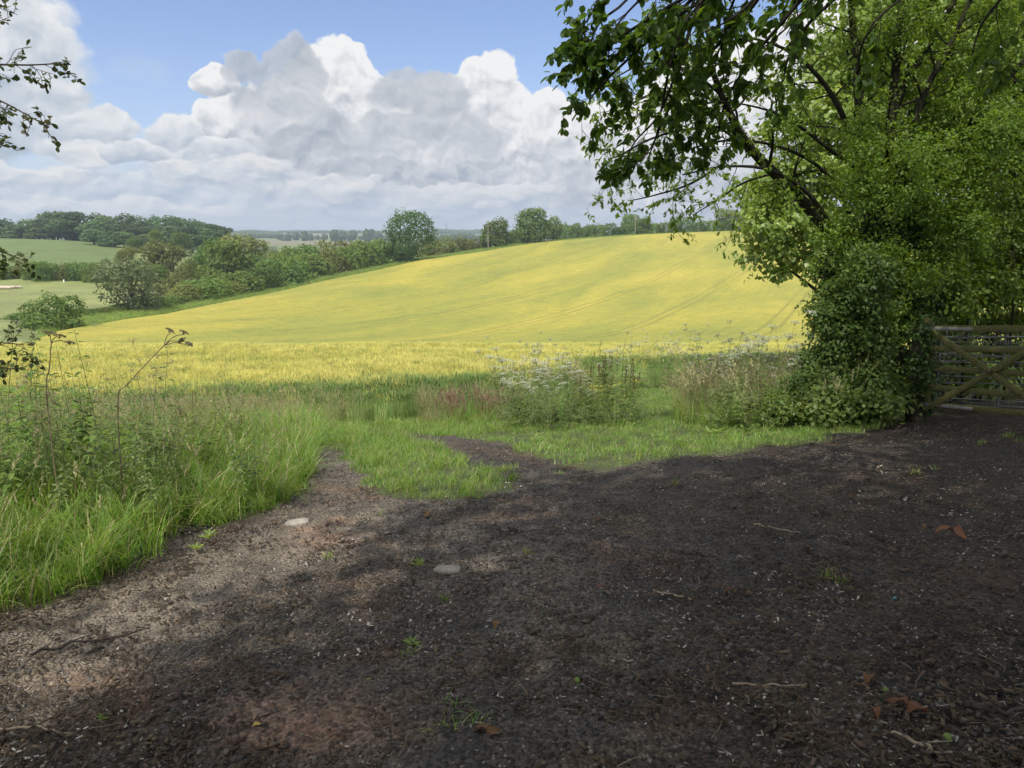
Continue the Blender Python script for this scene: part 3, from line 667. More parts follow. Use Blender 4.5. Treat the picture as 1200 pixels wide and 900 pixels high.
def wheat_clump(n=30, green=False):
    mb = MB(); sp = .20
    x = (rng.random(n) - .5) * 2 * sp; y = (rng.random(n) - .5) * 2 * sp; h = CROP_H * (.85 + .25 * rng.random(n))
    a = rng.random(n) * 6.283; ln = .10 + .08 * rng.random(n)
    base = np.stack([x, y, np.zeros(n)], -1)
    blades(mb, n, 0, CROP_H * .8, .011, .45, 4, 1, .2, base + rng.normal(0, .01, (n, 3)))
    for k in range(n):
        d = np.array([math.cos(a[k]), math.sin(a[k]), 0]) * ln[k]
        top = base[k] + d * h[k] + np.array([0, 0, h[k]])
        s = np.array([-math.sin(a[k]), math.cos(a[k]), 0]) * .0022
        q = base[k]; m_ = (q + top) / 2 - d * .06
        mb.add([q - s, q + s, m_ + s, m_ - s, top + s, top - s], [[0, 1, 2, 3], [3, 2, 4, 5]], 1)
        dirn = nrm(d * 2.2 + np.array([0, 0, 1])); e = top + dirn * .085; r = .0085
        sd = nrm(np.cross(dirn, [0, 0, 1.0])); o2 = np.cross(sd, dirn); mid = top + dirn * .035
        mb.add([top, mid + sd * r, mid + o2 * r, mid - sd * r, mid - o2 * r, e], [[0, 2, 1, 0], [0, 3, 2, 0], [0, 4, 3, 0], [0, 1, 4, 0]][:0] + [[0, 1, 5, 2], [0, 2, 5, 3], [0, 3, 5, 4], [0, 4, 5, 1]], 0)
        for j in range(5):   # awns
            w = dirn + rng.normal(0, .16, 3); tip = mid + nrm(w) * .13; sw = sd * .0011
            mb.add([mid - sw, mid + sw, tip], [[0, 1, 2]], 0)
    return mb.mesh('barley_clump', [M['wheat_green'] if green else M['wheat_ear'], M['wheat_green'] if green else M['wheat_leaf']])
proto('wheat', [wheat_clump() for _ in range(5)])

def rand_area(n, x0, x1, y0, y1, power=1.0):
    y = y0 + (y1 - y0) * rng.random(n) ** power; x = x0 + (x1 - x0) * rng.random(n); return x, y
def P3(x, y, dz=0): return np.stack([x, y, T(x, y) + dz], -1)

# near barley, thinning to the crest
yy = []; xx = []
for (a, b, den) in ((12.8, 18, 15), (18, 26, 11), (26, 36, 8), (36, 54, 5)):
    w0 = -.80 * b - 1; w1 = .62 * b
    n = int((b - a) * (w1 - w0) * den); x, y = rand_area(n, w0, w1, a, b); k = (y > crop_front(x)) & (x > -.82 * y - 1) & (x < .62 * y); xx.append(x[k]); yy.append(y[k])
x = np.concatenate(xx); y = np.concatenate(yy)
hvar = .85 + .3 * fbm(x * .25, y * .25, 81, 3)
edge = sstep(0, 1.2, y - crop_front(x)); hvar *= .75 + .25 * edge
proto('wheat_green', [wheat_clump(26, True) for _ in range(3)])
gk = rng.random(len(x)) < .85 * (1 - sstep(.6, 5.5, y - crop_front(x) + 3.0 * (fbm(x * .5, y * .5, 83, 3) - .5))) + .10
scatter('green_barley_crop', 'wheat_green', P3(x[gk], y[gk]), rng.random(gk.sum()) * 6.28, hvar[gk], .1, 'still green barley along the near edge of the field')
x, y, hvar = x[~gk], y[~gk], hvar[~gk]
scatter('barley_crop', 'wheat', P3(x, y), rng.random(len(x)) * 6.28, hvar, .08, 'ripening yellow barley standing in the near part of the field')
print('wheat', len(x))

# grass by place
def zone(x, y):
    px, row = proj(x, y, T(x, y)); return px, row
def scat_grass(name, coll, dens, x0, x1, y0, y1, cond, s0, s1, desc, tilt=.2, powr=1.0):
    n = int((x1 - x0) * (y1 - y0) * dens); x, y = rand_area(n, x0, x1, y0, y1, powr); px, row = zone(x, y)
    k = cond(x, y, px, row); x, y = x[k], y[k]
    s = s0 + (s1 - s0) * np.clip(.5 * rng.random(len(x)) + .75 * (fbm(x * 1.2, y * 1.2, 91, 3) - .2), 0, 1)
    print(name, len(x))
    return scatter(name, coll, P3(x, y), rng.random(len(x)) * 6.28, s, tilt, desc)
inb = lambda px, row: inpoly(px, row, BANK)
def bank_edge(x, y, px, row):   # distance-like value from the bare ground: 0 at the edge
    return fbm(x * 2, y * 2, 93, 3)
TALLZ = [(240, 440), (400, 455), (480, 470), (560, 478), (640, 470), (780, 462), (820, 450), (1000, 430), (1000, 380), (200, 380)]
RIGHTBANK = [(790, 494), (840, 500), (920, 502), (1000, 498), (1045, 484), (1060, 470), (1000, 400), (812, 430), (805, 470)]
PATH = [(560, 520), (640, 492), (700, 476), (742, 458), (768, 443), (806, 443), (800, 475), (786, 498), (700, 530)]
def c_mown(x, y, px, row):
    g = grassy(x, y); return g & ~inb(px, row) & ~inpoly(px, row, RIGHTBANK) & (y < crop_front(x) + .3)
scat_grass('verge_grass', 'mown', 85, -3.5, 7.5, 5.5, 20.5, c_mown, .45, 1.15, 'short mown grass of the verge between the bare ground and the weeds')
def c_mid(x, y, px, row):
    g = grassy(x, y) & ~inb(px, row) & (y < 15)
    t = inpoly(px, row, TONGUE) | inpoly(px, row, [(330, 470), (560, 478), (620, 500), (480, 520), (330, 505)]) | ((row < 500) & (px < 560)) | inpoly(px, row, RIGHTBANK)
    return g & (t | (rng.random(len(x)) < .05))
scat_grass('tongue_grass', 'mid', 45, -6, 7.5, 5.5, 15, c_mid, .4, .95, 'bright green grass growing in the middle of the track and at the edges of the verge')
def c_bank(x, y, px, row): return (inb(px, row) | inb(px - 45, row - 25) | inb(px - 70, row) | inb(px, row - 40)) & (px < 372) & grassy(x, y) & (y < 13.5)
scat_grass('bank_grass', 'long', 74, -9, -.8, 2.2, 13.5, c_bank, .45, 1.15, 'long green grass on the bank beside the bare ground')
scat_grass('bank_fringe', 'mid', 75, -6, -.8, 1.8, 9, c_bank, .6, 1.3, 'lower green grass along the foot of the bank')
def c_rough(x, y, px, row): return (y > 10.4) & (y < 14.2) & (px > 180) & (px < 620) & (row < 492) & (fbm(x * .7, y * .7, 96, 3) > .42)
scat_grass('rough_grass', 'seedy', 16, -6, 1.5, 10.2, 14.2, c_rough, .5, 1.0, 'rough seeding grass along the front of the barley')
def c_dry(x, y, px, row): return ~inpoly(px, row, PATH) & (y > 10.6) & (y < 14) & (((px > 250) & (px < 350)) | ((px > 380) & (px < 520)) | ((px > 770) & (px < 900) & (y > 11))) & (fbm(x * .9, y * .9, 97, 3) > .47)
scat_grass('straw_grass', 'drygrass', 16, -5.5, 5, 10.6, 14, c_dry, .5, 1.0, 'straw coloured seeding grass in front of the barley')
def c_red(x, y, px, row): return (px > 480 + 30 * fbm(x, y, 7)) & (px < 600) & (y > 11.6) & (y < 13.4) & (fbm(x * 1.3, y * 1.3, 77, 3) > .42)
scat_grass('reddish_grass', 'redgrass', 15, -2, .5, 11.6, 13.4, c_red, .6, 1.15, 'patch of reddish seed heads beside the weed clump')
def c_right(x, y, px, row): return ~inpoly(px, row, PATH) & (inpoly(px, row, RIGHTBANK) | ((y > 10.2) & (y < 15) & (px > 560) & (px < 1010) & (row < 478)))
scat_grass('weed_grass', 'long', 40, -.6, 6.5, 8.5, 15, c_right, .5, .95, 'long grass growing between the tall weeds')
scat_grass('weed_seed_grass', 'seedy', 9, -.6, 6.0, 9, 15, lambda x, y, px, row: c_right(x, y, px, row) & (fbm(x, y, 98, 3) > .42), .8, 1.5, 'seeding grass growing between the tall weeds')
def c_left(x, y, px, row): return (y > 4) & (y < 14) & (px < 300) & (x > -12) & ((y > 8) | (x < -3.0))
scat_grass('field_side_grass', 'seedy', 5, -12, -2.5, 7, 14, c_left, .6, 1.0, 'tall seeding grass behind the bank at the corner of the field')
# grass around and behind the gate and to the sides
scat_grass('far_verge_grass', 'mid', 10, -22, -9, 2, 14, lambda x, y, px, row: y > 0, 1, 2.0, 'grass beside the field away from the track')
scat_grass('hedge_side_grass', 'mid', 12, 5.2, 22, 11.8, 20, lambda x, y, px, row: fbm(x, y, 99, 2) > .3, .8, 1.6, 'grass under the hedge behind the gate')

# litter on the bare ground
def chip_mesh(n, L, W, mat, thick=.25):
    mb = MB(); 
    for _ in range(n):
        l = L * (.6 + .8 * rng.random()); w = W * (.6 + .8 * rng.random()); c = np.array([rng.normal() * .06, rng.normal() * .06, .004 + .006 * rng.random()])
        a = rng.random() * 6.28; t = rng.normal() * .25; d = np.array([math.cos(a), math.sin(a), t]); s = np.array([-math.sin(a), math.cos(a), rng.normal() * .25])
        d, s = nrm(d), nrm(s); u = nrm(np.cross(d, s)); h = w * thick
        j = lambda: .75 + .5 * rng.random()
        v = [c - d * l / 2 * j() - s * w / 2 * j() , c + d * l / 2 * j() - s * w / 2 * j(), c + d * l / 2 * j() + s * w / 2 * j(), c - d * l / 2 * j() + s * w / 2 * j()]
        v += [q + u * h for q in v]
        mb.add(v, [[4, 5, 6, 7], [0, 1, 5, 4], [1, 2, 6, 5], [2, 3, 7, 6], [3, 0, 4, 7]])
    return mb.mesh('chips', mat)
proto('chip', [chip_mesh(4, .017, .006, M['chip'], .35) for _ in range(5)])
proto('chipd', [chip_mesh(8, .026, .009, M['chip_dark'], .3) for _ in range(5)])
proto('peb', [chip_mesh(4, .014, .011, M['pebble'], .5) for _ in range(5)])
def straw_mesh():
    mb = MB()
    for _ in range(3):
        c = np.array([rng.normal() * .08, rng.normal() * .08, .008]); a = rng.random() * 6.28; L = .05 + .07 * rng.random(); d = np.array([math.cos(a), math.sin(a), 0])
        tube(mb, [c - d * L / 2, c + np.array([0, 0, .006 * rng.random()]) + rng.normal(0, .004, 3), c + d * L / 2], .0014, 3)
    return mb.mesh('straws', M['pale_twig'])
proto('straw', [straw_mesh() for _ in range(4)])
def c_dirt(x, y, px, row): return ~grassy(x, y) & (px > -60) & (px < 1260)
def litter(name, coll, n, s0, s1, desc, tilt=.1):
    y = 1.9 + 10.5 * rng.random(n) ** 1.7; x = (rng.random(n) - .5) * 1.5 * (y + .3); px, row = zone(x, y); k = c_dirt(x, y, px, row); x, y = x[k], y[k]
    k = rng.random(len(x)) < .25 + 1.3 * np.clip(fbm(x * 1.5, y * 1.5, len(name) * 7 + ord(name[0]), 4) - .28, 0, 1) * 2; x, y = x[k], y[k]
    scatter(name, coll, P3(x, y, .006), rng.random(len(x)) * 6.28, s0 + (s1 - s0) * rng.random(len(x)) ** 2.2, tilt, desc)
litter('pale_chips', 'chip', 3600, .25, 1.2, 'pale bits of wood and fallen petals on the bare ground')
litter('bark_chips', 'chipd', 7500, .35, 1.25, 'dark brown bark and leaf litter on the bare ground')
litter('gravel', 'peb', 6500, .25, 1.15, 'small grey stones pressed into the bare ground')
litter('straw_bits', 'straw', 1500, .35, 1.0, 'thin straw and stalk pieces on the bare ground')

scat_grass('crop_edge_grass', 'long', 22, -7, 1.5, 11.0, 14.4, lambda x, y, px, row: (px > 150) & (px < 640) & (row < 488), .35, .9, 'green grass between the track and the front of the barley')

# rough grass margin between the crop and the hedge
n = 26000; uu = -.62 + .92 * rng.random(n); yb = YB(uu); y = yb + 2.5 + 22 * rng.random(n); x = uu * y; k = (y > 70) & (rng.random(n) < yb / 330); x, y = x[k], y[k]
scatter('margin_grass', 'mid', P3(x, y), rng.random(len(x)) * 6.28, 2.2 + 2.4 * rng.random(len(x)), .2, 'rough flowering grass margin between the barley and the hedge'); print('margin', len(x))
# ------------------------------------------------------------------ far and middle-distance trees
def crown_mesh(lobes, n, size, mat, inner=.35, up=.3):
    """lobes: (x,y,z,rx,ry,rz) in units of the tree; leaf sprays spread through the lobes' outer volume"""
    lb = np.array(lobes, float); w = (lb[:, 3] * lb[:, 4] + lb[:, 4] * lb[:, 5] + lb[:, 3] * lb[:, 5]); w /= w.sum()
    k = rng.choice(len(lb), int(n * 1.5), p=w); d = rsph(len(k)); d[:, 2] += up * .3; d = nrm(d)
    r = 1 - inner * rng.random(len(k)) ** 1.5 + .10 * rng.normal(size=len(k))
    # bumpy outline
    r *= 1 + .22 * (vnoise(d[:, 0] * 2.6 + k * 7.1 + 40, d[:, 2] * 2.6 + d[:, 1] * 2.1 + 40, 5) - .5) * 2
    p = lb[k, :3] + d * lb[k, 3:] * r[:, None]
    keep = np.ones(len(p), bool)
    for L in range(len(lb)):
        q = (p - lb[L, :3]) / lb[L, 3:]; keep &= ~(((q ** 2).sum(1) < .50) & (rng.random(len(p)) < .85))
    keep &= p[:, 2] > .005
    p, d = p[keep][:n], d[keep][:n]
    mb = MB(); cards(mb, p, d + .75 * rsph(len(p)) + np.array([0, 0, .25]), size * (.6 + .8 * rng.random(len(p))), .75)
    return mb.mesh('crown', mat)
def lobes_round(k, H=1.0, W=.5, zlo=.30, seed=0):
    r = np.random.default_rng(seed); out = []
    for _ in range(k):
        a = r.random() * 6.28; z = zlo + (1 - zlo) * r.random() ** .8 * .86; t = (z - zlo) / (1 - zlo)
        rad = W * (.62 * math.sqrt(max(0.0, 1 - (t * 1.05 - .32) ** 2 * 1.5)) ) * math.sqrt(r.random() * .8 + .2)
        s = W * (.34 + .20 * r.random()); out.append((math.cos(a) * rad, math.sin(a) * rad, z, s, s, s * .78))
    out.append((0, 0, zlo + (1 - zlo) * .52, W * .62, W * .62, (1 - zlo) * .42)); return out
def lobes_bush(k, W=.6, seed=0):
    r = np.random.default_rng(seed); out = [(0, 0, .36, W * .62, W * .5, .38)]
    for i in range(k):
        a = r.random() * 6.28; rad = W * .80 * math.sqrt(r.random()); z = .10 + .62 * r.random() * (1 - .55 * rad / W); s = .17 + .16 * r.random()
        out.append((math.cos(a) * rad, math.sin(a) * rad * .8, z, s * (1 + .3 * r.random()), s, s * (.75 + .35 * r.random())))
    for i in range(6):
        a = r.random() * 6.28; out.append((math.cos(a) * W * .75, math.sin(a) * W * .6, .10, .24, .22, .16))
    return out
def trunk_mesh(H, r, mat, forks=5, seed=0, top=.72):
    rr = np.random.default_rng(seed); mb = MB()
    p = [np.array([0, 0, -.3 / max(H, 1)])]; p += [np.array([rr.normal() * .01 * k, rr.normal() * .01 * k, top * k / 5]) for k in range(1, 6)]
    tube(mb, p, np.linspace(r * 1.25, r * .35, 6), 7)
    for k in range(forks):
        t = .30 + .5 * k / forks; q = np.array([0, 0, top * t]); a = rr.random() * 6.28; e = q + np.array([math.cos(a) * .28, math.sin(a) * .28, .22 + .12 * rr.random()])
        tube(mb, [q, (q + e) / 2 + np.array([0, 0, .03]), e], [r * .45, r * .3, r * .12], 5)
    return mb.mesh('trunk', mat)
CR = {}
def crowns(key, fn, n, size, mat, count):
    CR[key] = [crown_mesh(fn(s), n, size, mat) for s in range(count)]
crowns('oak', lambda s: lobes_round(30, W=.60, zlo=.04, seed=100 + s), 11000, .040, M['leaf_oak'], 1)
crowns('round', lambda s: lobes_round(18, W=.52, zlo=.06, seed=200 + s), 4600, .058, M['leaf_hedge'], 4)
crowns('olive', lambda s: lobes_round(13, W=.56, zlo=.16, seed=300 + s), 3400, .058, M['leaf_olive'], 2)
crowns('willow', lambda s: lobes_round(16, W=.62, zlo=.14, seed=400 + s), 4500, .050, M['leaf_willow'], 2)
crowns('bush', lambda s: lobes_bush(13, seed=500 + s), 3400, .070, M['leaf_hedge'], 5)
crowns('bush_olive', lambda s: lobes_bush(13, seed=600 + s), 3400, .070, M['leaf_olive'], 2)
crowns('wood', lambda s: lobes_round(11, W=.46, zlo=.12, seed=700 + s), 2200, .070, M['leaf_wood'], 5)
CR['thorn'] = [crown_mesh(lobes_bush(14, seed=801), 5200, .055, M['leaf_hedge'])]
TRK = [trunk_mesh(10, .030, M['bark'], 5, s) for s in range(3)]
def far_tree(name, label, cat, kind, px, Y, rtop, wpx, group=None, trunk=True, base=None, var=None):
    """a tree standing at distance Y on bearing px; its height and spread follow from the terrain and its top"""
    b = ray(px, 300)[0] * Y; z0 = Tf(b, Y) - .15; zt = P(px, rtop, Y)[2]; H = max(zt - z0, 1.2); Wm = wpx / F * Y
    vs_ = CR[kind]; me = vs_[rng.integers(len(vs_)) if var is None else var]
    bb = np.array([v.co for v in me.vertices]) if 'ext' not in me else None
    if bb is not None:
        me['ext'] = [float(np.ptp(bb[:, 0]) * .92), float(np.percentile(bb[:, 2], 99.3))]
    ex = me['ext']; sz = H / ex[1]; sxy = Wm / ex[0]
    if trunk:
        o = thing(name, label, cat, (b, Y, z0), group, rng.random() * .6 - .3)
        o.scale = (sxy, sxy, sz)
        link(bpy.data.objects.new('trunk', TRK[rng.integers(3)]), o); link(bpy.data.objects.new('crown', me), o)
    else:
        o = link(bpy.data.objects.new(name, me)); o.location = (b, Y, z0); o.scale = (sxy, sxy, sz); o.rotation_euler = (0, 0, rng.random() * 6.28 if abs(1 - .8) else 0)
        tag(o, label, cat, group)
    return o
# the named ones
far_tree('oak_tree', 'large round solitary oak rising above the hedge at the top of the barley field', 'tree', 'oak', 480, 250, 247, 62)
far_tree('hedge_tree', 'broad tree behind the telegraph pole at the top corner of the barley field', 'tree', 'round', 581, 298, 256, 36, var=0)
far_tree('hedge_tree', 'tallest skyline tree, pointed crown, beyond the top edge of the barley field', 'tree', 'round', 624, 306, 245, 44, var=1)
far_tree('hedge_tree', 'small rounded tree leaning on the flank of the tallest skyline tree', 'tree', 'round', 648, 318, 254, 24, var=2)
far_tree('hedge_tree', 'dark rounded tree standing just behind the second telegraph pole', 'tree', 'round', 737, 350, 251, 26, var=3)
far_tree('hedge_tree', 'light green tree in front of the dark tree by the second telegraph pole', 'tree', 'round', 752, 342, 254, 22, var=0)
far_tree('hedge_tree', 'tall pale green tree on the skyline hedge partly hidden by the sycamore', 'tree', 'olive', 852, 352, 245, 34)
far_tree('hawthorn_bush', 'big dark hawthorn standing alone at the low corner of the field', 'bush', 'thorn', 52, 101, 346, 84, trunk=False)
far_tree('willow_tree', 'grey green willow, tallest of the trees along the bottom hedge', 'tree', 'willow', 150, 132, 304, 74, var=0)
far_tree('hedge_tree', 'olive green tree standing between the willow and the wood', 'tree', 'olive', 192, 214, 283, 50, var=1)
far_tree('hedge_tree', 'pale yellow green tree at the edge of the vineyard slope', 'tree', 'olive', 148, 226, 290, 26, var=0)
far_tree('hedge_tree', 'dark round tree in the middle of the hedge belt below the wood', 'tree', 'round', 266, 186, 284, 62, var=1)
far_tree('hedge_tree', 'brownish olive tree topping the hedge belt next to the distant hills', 'tree', 'olive', 284, 232, 275, 62, var=1)
far_tree('hedge_tree', 'broad dark tree left of the olive topped tree in the hedge belt', 'tree', 'round', 246, 205, 280, 40, var=2)
# hedge along the field's edge
hed = [(20, 97, 374, 34), (92, 108, 364, 34), (112, 111, 366, 34), (134, 116, 358, 40), (170, 124, 352, 44), (196, 132, 347, 36), (212, 138, 333, 40), (235, 144, 328, 44), (256, 152, 326, 36), (276, 160, 318, 44), (298, 168, 314, 40), (318, 176, 308, 44), (340, 186, 303, 40),
       (362, 196, 298, 42), (384, 206, 293, 40), (404, 214, 290, 36), (424, 224, 287, 38), (444, 232, 286, 34), (462, 240, 287, 30), (506, 262, 281, 28), (522, 270, 279, 30), (540, 278, 280, 28), (556, 284, 281, 26), (600, 304, 268, 28), (612, 308, 265, 24)]
for px, Y, rt, w in hed:
    far_tree('hedgerow_bush', 'bushy shrub in the hedge along the far edge of the barley field', 'bush', 'bush' if rng.random() < .7 else 'bush_olive', px, Y + 15, rt + rng.normal() * 2.2, w * 1.5, 'hedge along the field edge', False)
for px, Y, rt, w in [(300, 205, 300, 40), (322, 215, 293, 36), (340, 226, 290, 34), (360, 236, 287, 38), (378, 240, 284, 34), (398, 250, 283, 36), (420, 258, 283, 30), (440, 262, 282, 26), (330, 200, 298, 36), (222, 190, 306, 44), (205, 170, 320, 40), (240, 176, 312, 40)]:
    far_tree('hedgerow_bush', 'taller shrub in the second row of the hedge belt', 'bush', 'bush' if rng.random() < .5 else 'bush_olive', px, Y, rt + rng.normal(), w * 1.2, 'second row of the hedge belt', False)
# skyline hedge at the top of the field
for px in range(662, 870, 13):
    far_tree('skyline_bush', 'shrub in the hedge along the skyline above the barley', 'bush', 'bush', px, 338 + rng.random() * 8 + (px - 662) * .03, (263 if px < 730 else 261 if px < 790 else 257) + rng.normal() * 1.6, 20 + rng.random() * 8, 'skyline hedge above the barley', False)
for px in (905, 940, 985, 1030, 1080, 1130, 1180, 1230):
    far_tree('skyline_bush', 'shrub in the hedge along the skyline above the barley', 'bush', 'bush', px, 356, 252 + rng.normal() * 3, 52, 'skyline hedge above the barley', False)
# hedge below the vineyard, across the meadow
for k, px in enumerate(range(-22, 142, 12)):
    far_tree('meadow_hedge_bush', 'shrub in the hedge between the meadow and the vineyard slope', 'bush', 'bush' if k % 4 else 'bush_olive', px, 197 + rng.random() * 6, 308 + rng.normal() * 2.2, 24 + rng.random() * 8, 'hedge across the meadow', False)
for px, Y, rt, w in [(150, 205, 306, 30), (166, 206, 308, 30), (182, 204, 310, 30), (228, 210, 300, 36)]:
    far_tree('meadow_hedge_bush', 'shrub in the hedge between the meadow and the vineyard slope', 'bush', 'bush', px, Y, rt, w, 'hedge across the meadow', False)
# the wood on the hill
prof_w = [(-40, 258), (-15, 257), (6, 258), (18, 262), (34, 258), (48, 257), (66, 250), (80, 248), (96, 249), (112, 252), (128, 253), (146, 252), (162, 254), (180, 254), (196, 255), (210, 256), (224, 258), (238, 260), (250, 262), (260, 265)]
for px, rt in prof_w:
    far_tree('woodland_tree', 'tree on the top edge of the wood on the far hill', 'tree', 'wood', px, 440 + rng.random() * 20, rt + rng.normal() * .7, 27 + rng.random() * 7, 'trees of the wood on the far hill')
for px, rt in [(70, 258), (88, 258), (104, 260), (121, 260), (139, 261), (156, 262), (172, 263), (190, 264), (206, 264), (222, 266), (238, 268), (252, 270)]:
    far_tree('woodland_tree', 'tree in the body of the wood on the far hill', 'tree', 'wood', px, 408 + rng.random() * 14, rt + rng.normal(), 27 + rng.random() * 7, 'trees of the wood on the far hill')
for px, rt in [(112, 270), (130, 271), (146, 272), (176, 273), (226, 273), (243, 275)]:
    far_tree('woodland_tree', 'tree in the lower front row of the wood on the far hill', 'tree', 'wood', px, 360 + rng.random() * 10, rt + rng.normal(), 26 + rng.random() * 6, 'trees of the wood on the far hill')
for px, rt, w in [(160, 277, 24), (184, 270, 20), (212, 272, 30)]:
    far_tree('woodland_tree', {160: 'lighter green tree low in front of the wood', 184: 'small bright green tree set into the front of the wood', 212: 'wide bright green tree in front of the wood'}[px], 'tree', 'round', px, 335, rt, w)
# far countryside: strips of woodland and hedge trees that read as masses
def far_mass(name, desc, spots, mat, size=.10):
    mb = MB()
    for (px, Y, rt, w) in spots:
        X = ray(px, 280)[0] * Y; z0 = Tf(X, Y); H = max(P(px, rt, Y)[2] - z0, 5.0); Wm = w / F * Y; n = 420
        d = rsph(n); p = np.array([X, Y, z0 + H * .5]) + d * np.array([Wm / 2, Wm / 2, H * .55]) * (1 - .3 * rng.random((n, 1))); cards(mb, p, d + .6 * rsph(n), max(H, Wm * .5) * .22 * (.6 + .8 * rng.random(n)), .8)
    o = mb.build(name, mat); tag(o, desc, None, None, 'stuff')
far_mass('distant_woods', 'woods and hedge trees on the far hills', [(px, 1450 + rng.random() * 150, rt, w) for px, rt, w in [(328, 274, 8), (338, 274, 9), (347, 272, 9), (357, 271, 9), (364, 274, 7), (372, 276, 8), (381, 274, 7), (392, 270, 11), (402, 271, 11), (411, 273, 9), (430, 269, 9), (436, 269, 8), (444, 272, 9), (414, 270, 10), (336, 281, 7), (378, 279, 6), (398, 280, 6), (332, 285, 6), (425, 276, 12), (437, 278, 14), (450, 276, 12), (512, 277, 10), (520, 275, 12), (530, 274, 14), (541, 273, 14), (552, 274, 12), (560, 276, 10), (500, 281, 14), (525, 282, 14), (550, 281, 16)]], M['leaf_wood'])
far_mass('horizon_woods', 'line of woodland along the horizon', [(px, 2400 + rng.random() * 500, 271.5 - rng.random() * 2.2 - (1.5 if 505 < px < 575 else 0), 16) for px in range(262, 700, 9)] + [(px, 2600, 268 - rng.random() * 2, 18) for px in range(-80, 40, 12)] + [(px, 1700, 274 - rng.random() * 1.5, 16) for px in range(255, 330, 10)], M['leaf_wood'])

# telegraph poles, mast, white post, logs
def pole(px, Y, rtop, label):
    X = ray(px, 280)[0] * Y; z0 = Tf(X, Y); H = P(px, rtop, Y)[2] - z0
    t = thing('telegraph_pole', label, 'pole', (X, Y, z0), 'telegraph poles by the top hedge')
    mb = MB(); tube(mb, [(0, 0, -.3), (0, 0, H * .5), (0, 0, H)], [.17, .15, .12], 8); mb.build('shaft', M['pole_wood'], t)
    mb = MB(); beam(mb, (-.7, 0, H - .5), (.7, 0, H - .5), .1, .12); ca = mb.build('crossarm', M['pole_wood'], t)
    for s in (-.6, 0, .6):
        mb = MB(); tube(mb, [(s, 0, H - .44), (s, 0, H - .36), (s, 0, H - .25)], [.03, .06, .04], 6); mb.build('insulator', M['white_paint'], ca)
pole(572, 288, 258, 'grey wooden telegraph pole in front of the broad tree at the field corner')
pole(744, 330, 253, 'grey wooden telegraph pole on the crest of the barley field')
X = ray(523, 265)[0] * 2300; z0 = Tf(X, 2300); H = P(523, 264, 2300)[2] - z0 + 6
t = thing('radio_mast', 'thin distant radio mast on the far horizon', 'mast', (X, 2300, z0)); mb = MB()
for a in range(3):
    c, s = math.cos(a * 2.094) * 1.2, math.sin(a * 2.094) * 1.2; tube(mb, [(c * 1.8, s * 1.8, 0), (c, s, H)], [.35, .25], 5)
for k in range(10):
    z = H * k / 10; tube(mb, [(1.8, 0, z), (-1, 1.6, z + H * .1)], .2, 4); tube(mb, [(-1, 1.6, z), (-1, -1.6, z + H * .1)], .2, 4)
mb.build('lattice', M['metal_bar'], t); mb = MB(); tube(mb, [(0, 0, H), (0, 0, H + 6)], [.25, .1], 5); mb.build('aerial', M['metal_bar'], t)
w = unproj(75, 331, 100)
t = thing('white_post', 'small white post standing against the meadow hedge', 'post', tuple(w)); mb = MB(); beam(mb, (0, 0, 0), (.03, 0, .62), .26, .26); mb.build('post', M['white_paint'], t); mb = MB(); tube(mb, [(.03, 0, .62), (.03, 0, .70), (.03, 0, .74)], [.17, .12, .02], 8); mb.build('cap', M['white_paint'], t)
for k, (px, row, rz) in enumerate([(3, 339, .1), (9, 338, -.15), (15, 338, .25)]):
    w = unproj(px, row, 100); mb = MB(); L = 1.9; tube(mb, [(-L, 0, .3), (0, .05, .33), (L, 0, .28)], [.34, .32, .28], 9); o = mb.build('felled_log', M['log']); o.location = w; o.rotation_euler = (0, 0, rz)
    tag(o, 'pale felled log lying at the edge of the meadow', 'log', 'felled logs in the meadow')
# ------------------------------------------------------------------ near trees
def path(p, d, L, n, wander, bias):
    pts = [np.array(p, float)]; d = nrm(d)
    for _ in range(n):
        d = nrm(d + rng.normal(0, wander, 3) + np.asarray(bias)); pts.append(pts[-1] + d * L / n)
    return np.array(pts)
def sub_branches(mb, P0, r0, r1, spec, anchors, level=0, m=0):
    """tube along P0, then side branches by spec[level] = (count per metre, length, angle, wander, bias, t0)"""
    n = len(P0); tube(mb, P0, np.linspace(r0, r1, n), 7 if r0 > .05 else 5 if r0 > .012 else 3, m)
    if level >= len(spec):
        seg = np.diff(P0, axis=0); k = max(2, int(np.linalg.norm(seg, axis=1).sum() * LEAF_PER_M)); t = rng.random(k) ** .75 * (n - 1); t[0] = n - 1.001
        i = np.minimum(t.astype(int), n - 2); anchors.append(np.concatenate([P0[i] + seg[i] * (t - i)[:, None], nrm(seg[i])], 1)); return
    per, L, ang, wan, bias, t0 = spec[level]
    tot = np.linalg.norm(np.diff(P0, axis=0), axis=1).sum(); c = max(2, int(tot * per + rng.random()))
    for k in range(c):
        t = t0 + (1 - t0) * (k + rng.random()) / c; x = min(t * (n - 1), n - 1.001); i = int(x); p = P0[i] + (P0[i + 1] - P0[i]) * (x - i); d = nrm(P0[i + 1] - P0[i])
        s = nrm(np.cross(d, rng.normal(size=3))); a = ang * (.7 + .6 * rng.random()); d2 = d * math.cos(a) + s * math.sin(a)
        l = L * (1.15 - .65 * t) * (.6 + .7 * rng.random()); rr = (r0 + (r1 - r0) * t) * (.38 if level == 0 else .5); rr = max(rr, .0022)
        sub_branches(mb, path(p, d2, l, 6 if level == 0 else 4, wan, bias), rr, max(rr * .3, .0014), spec, anchors, level + 1, m)
LEAF_PER_M = 30
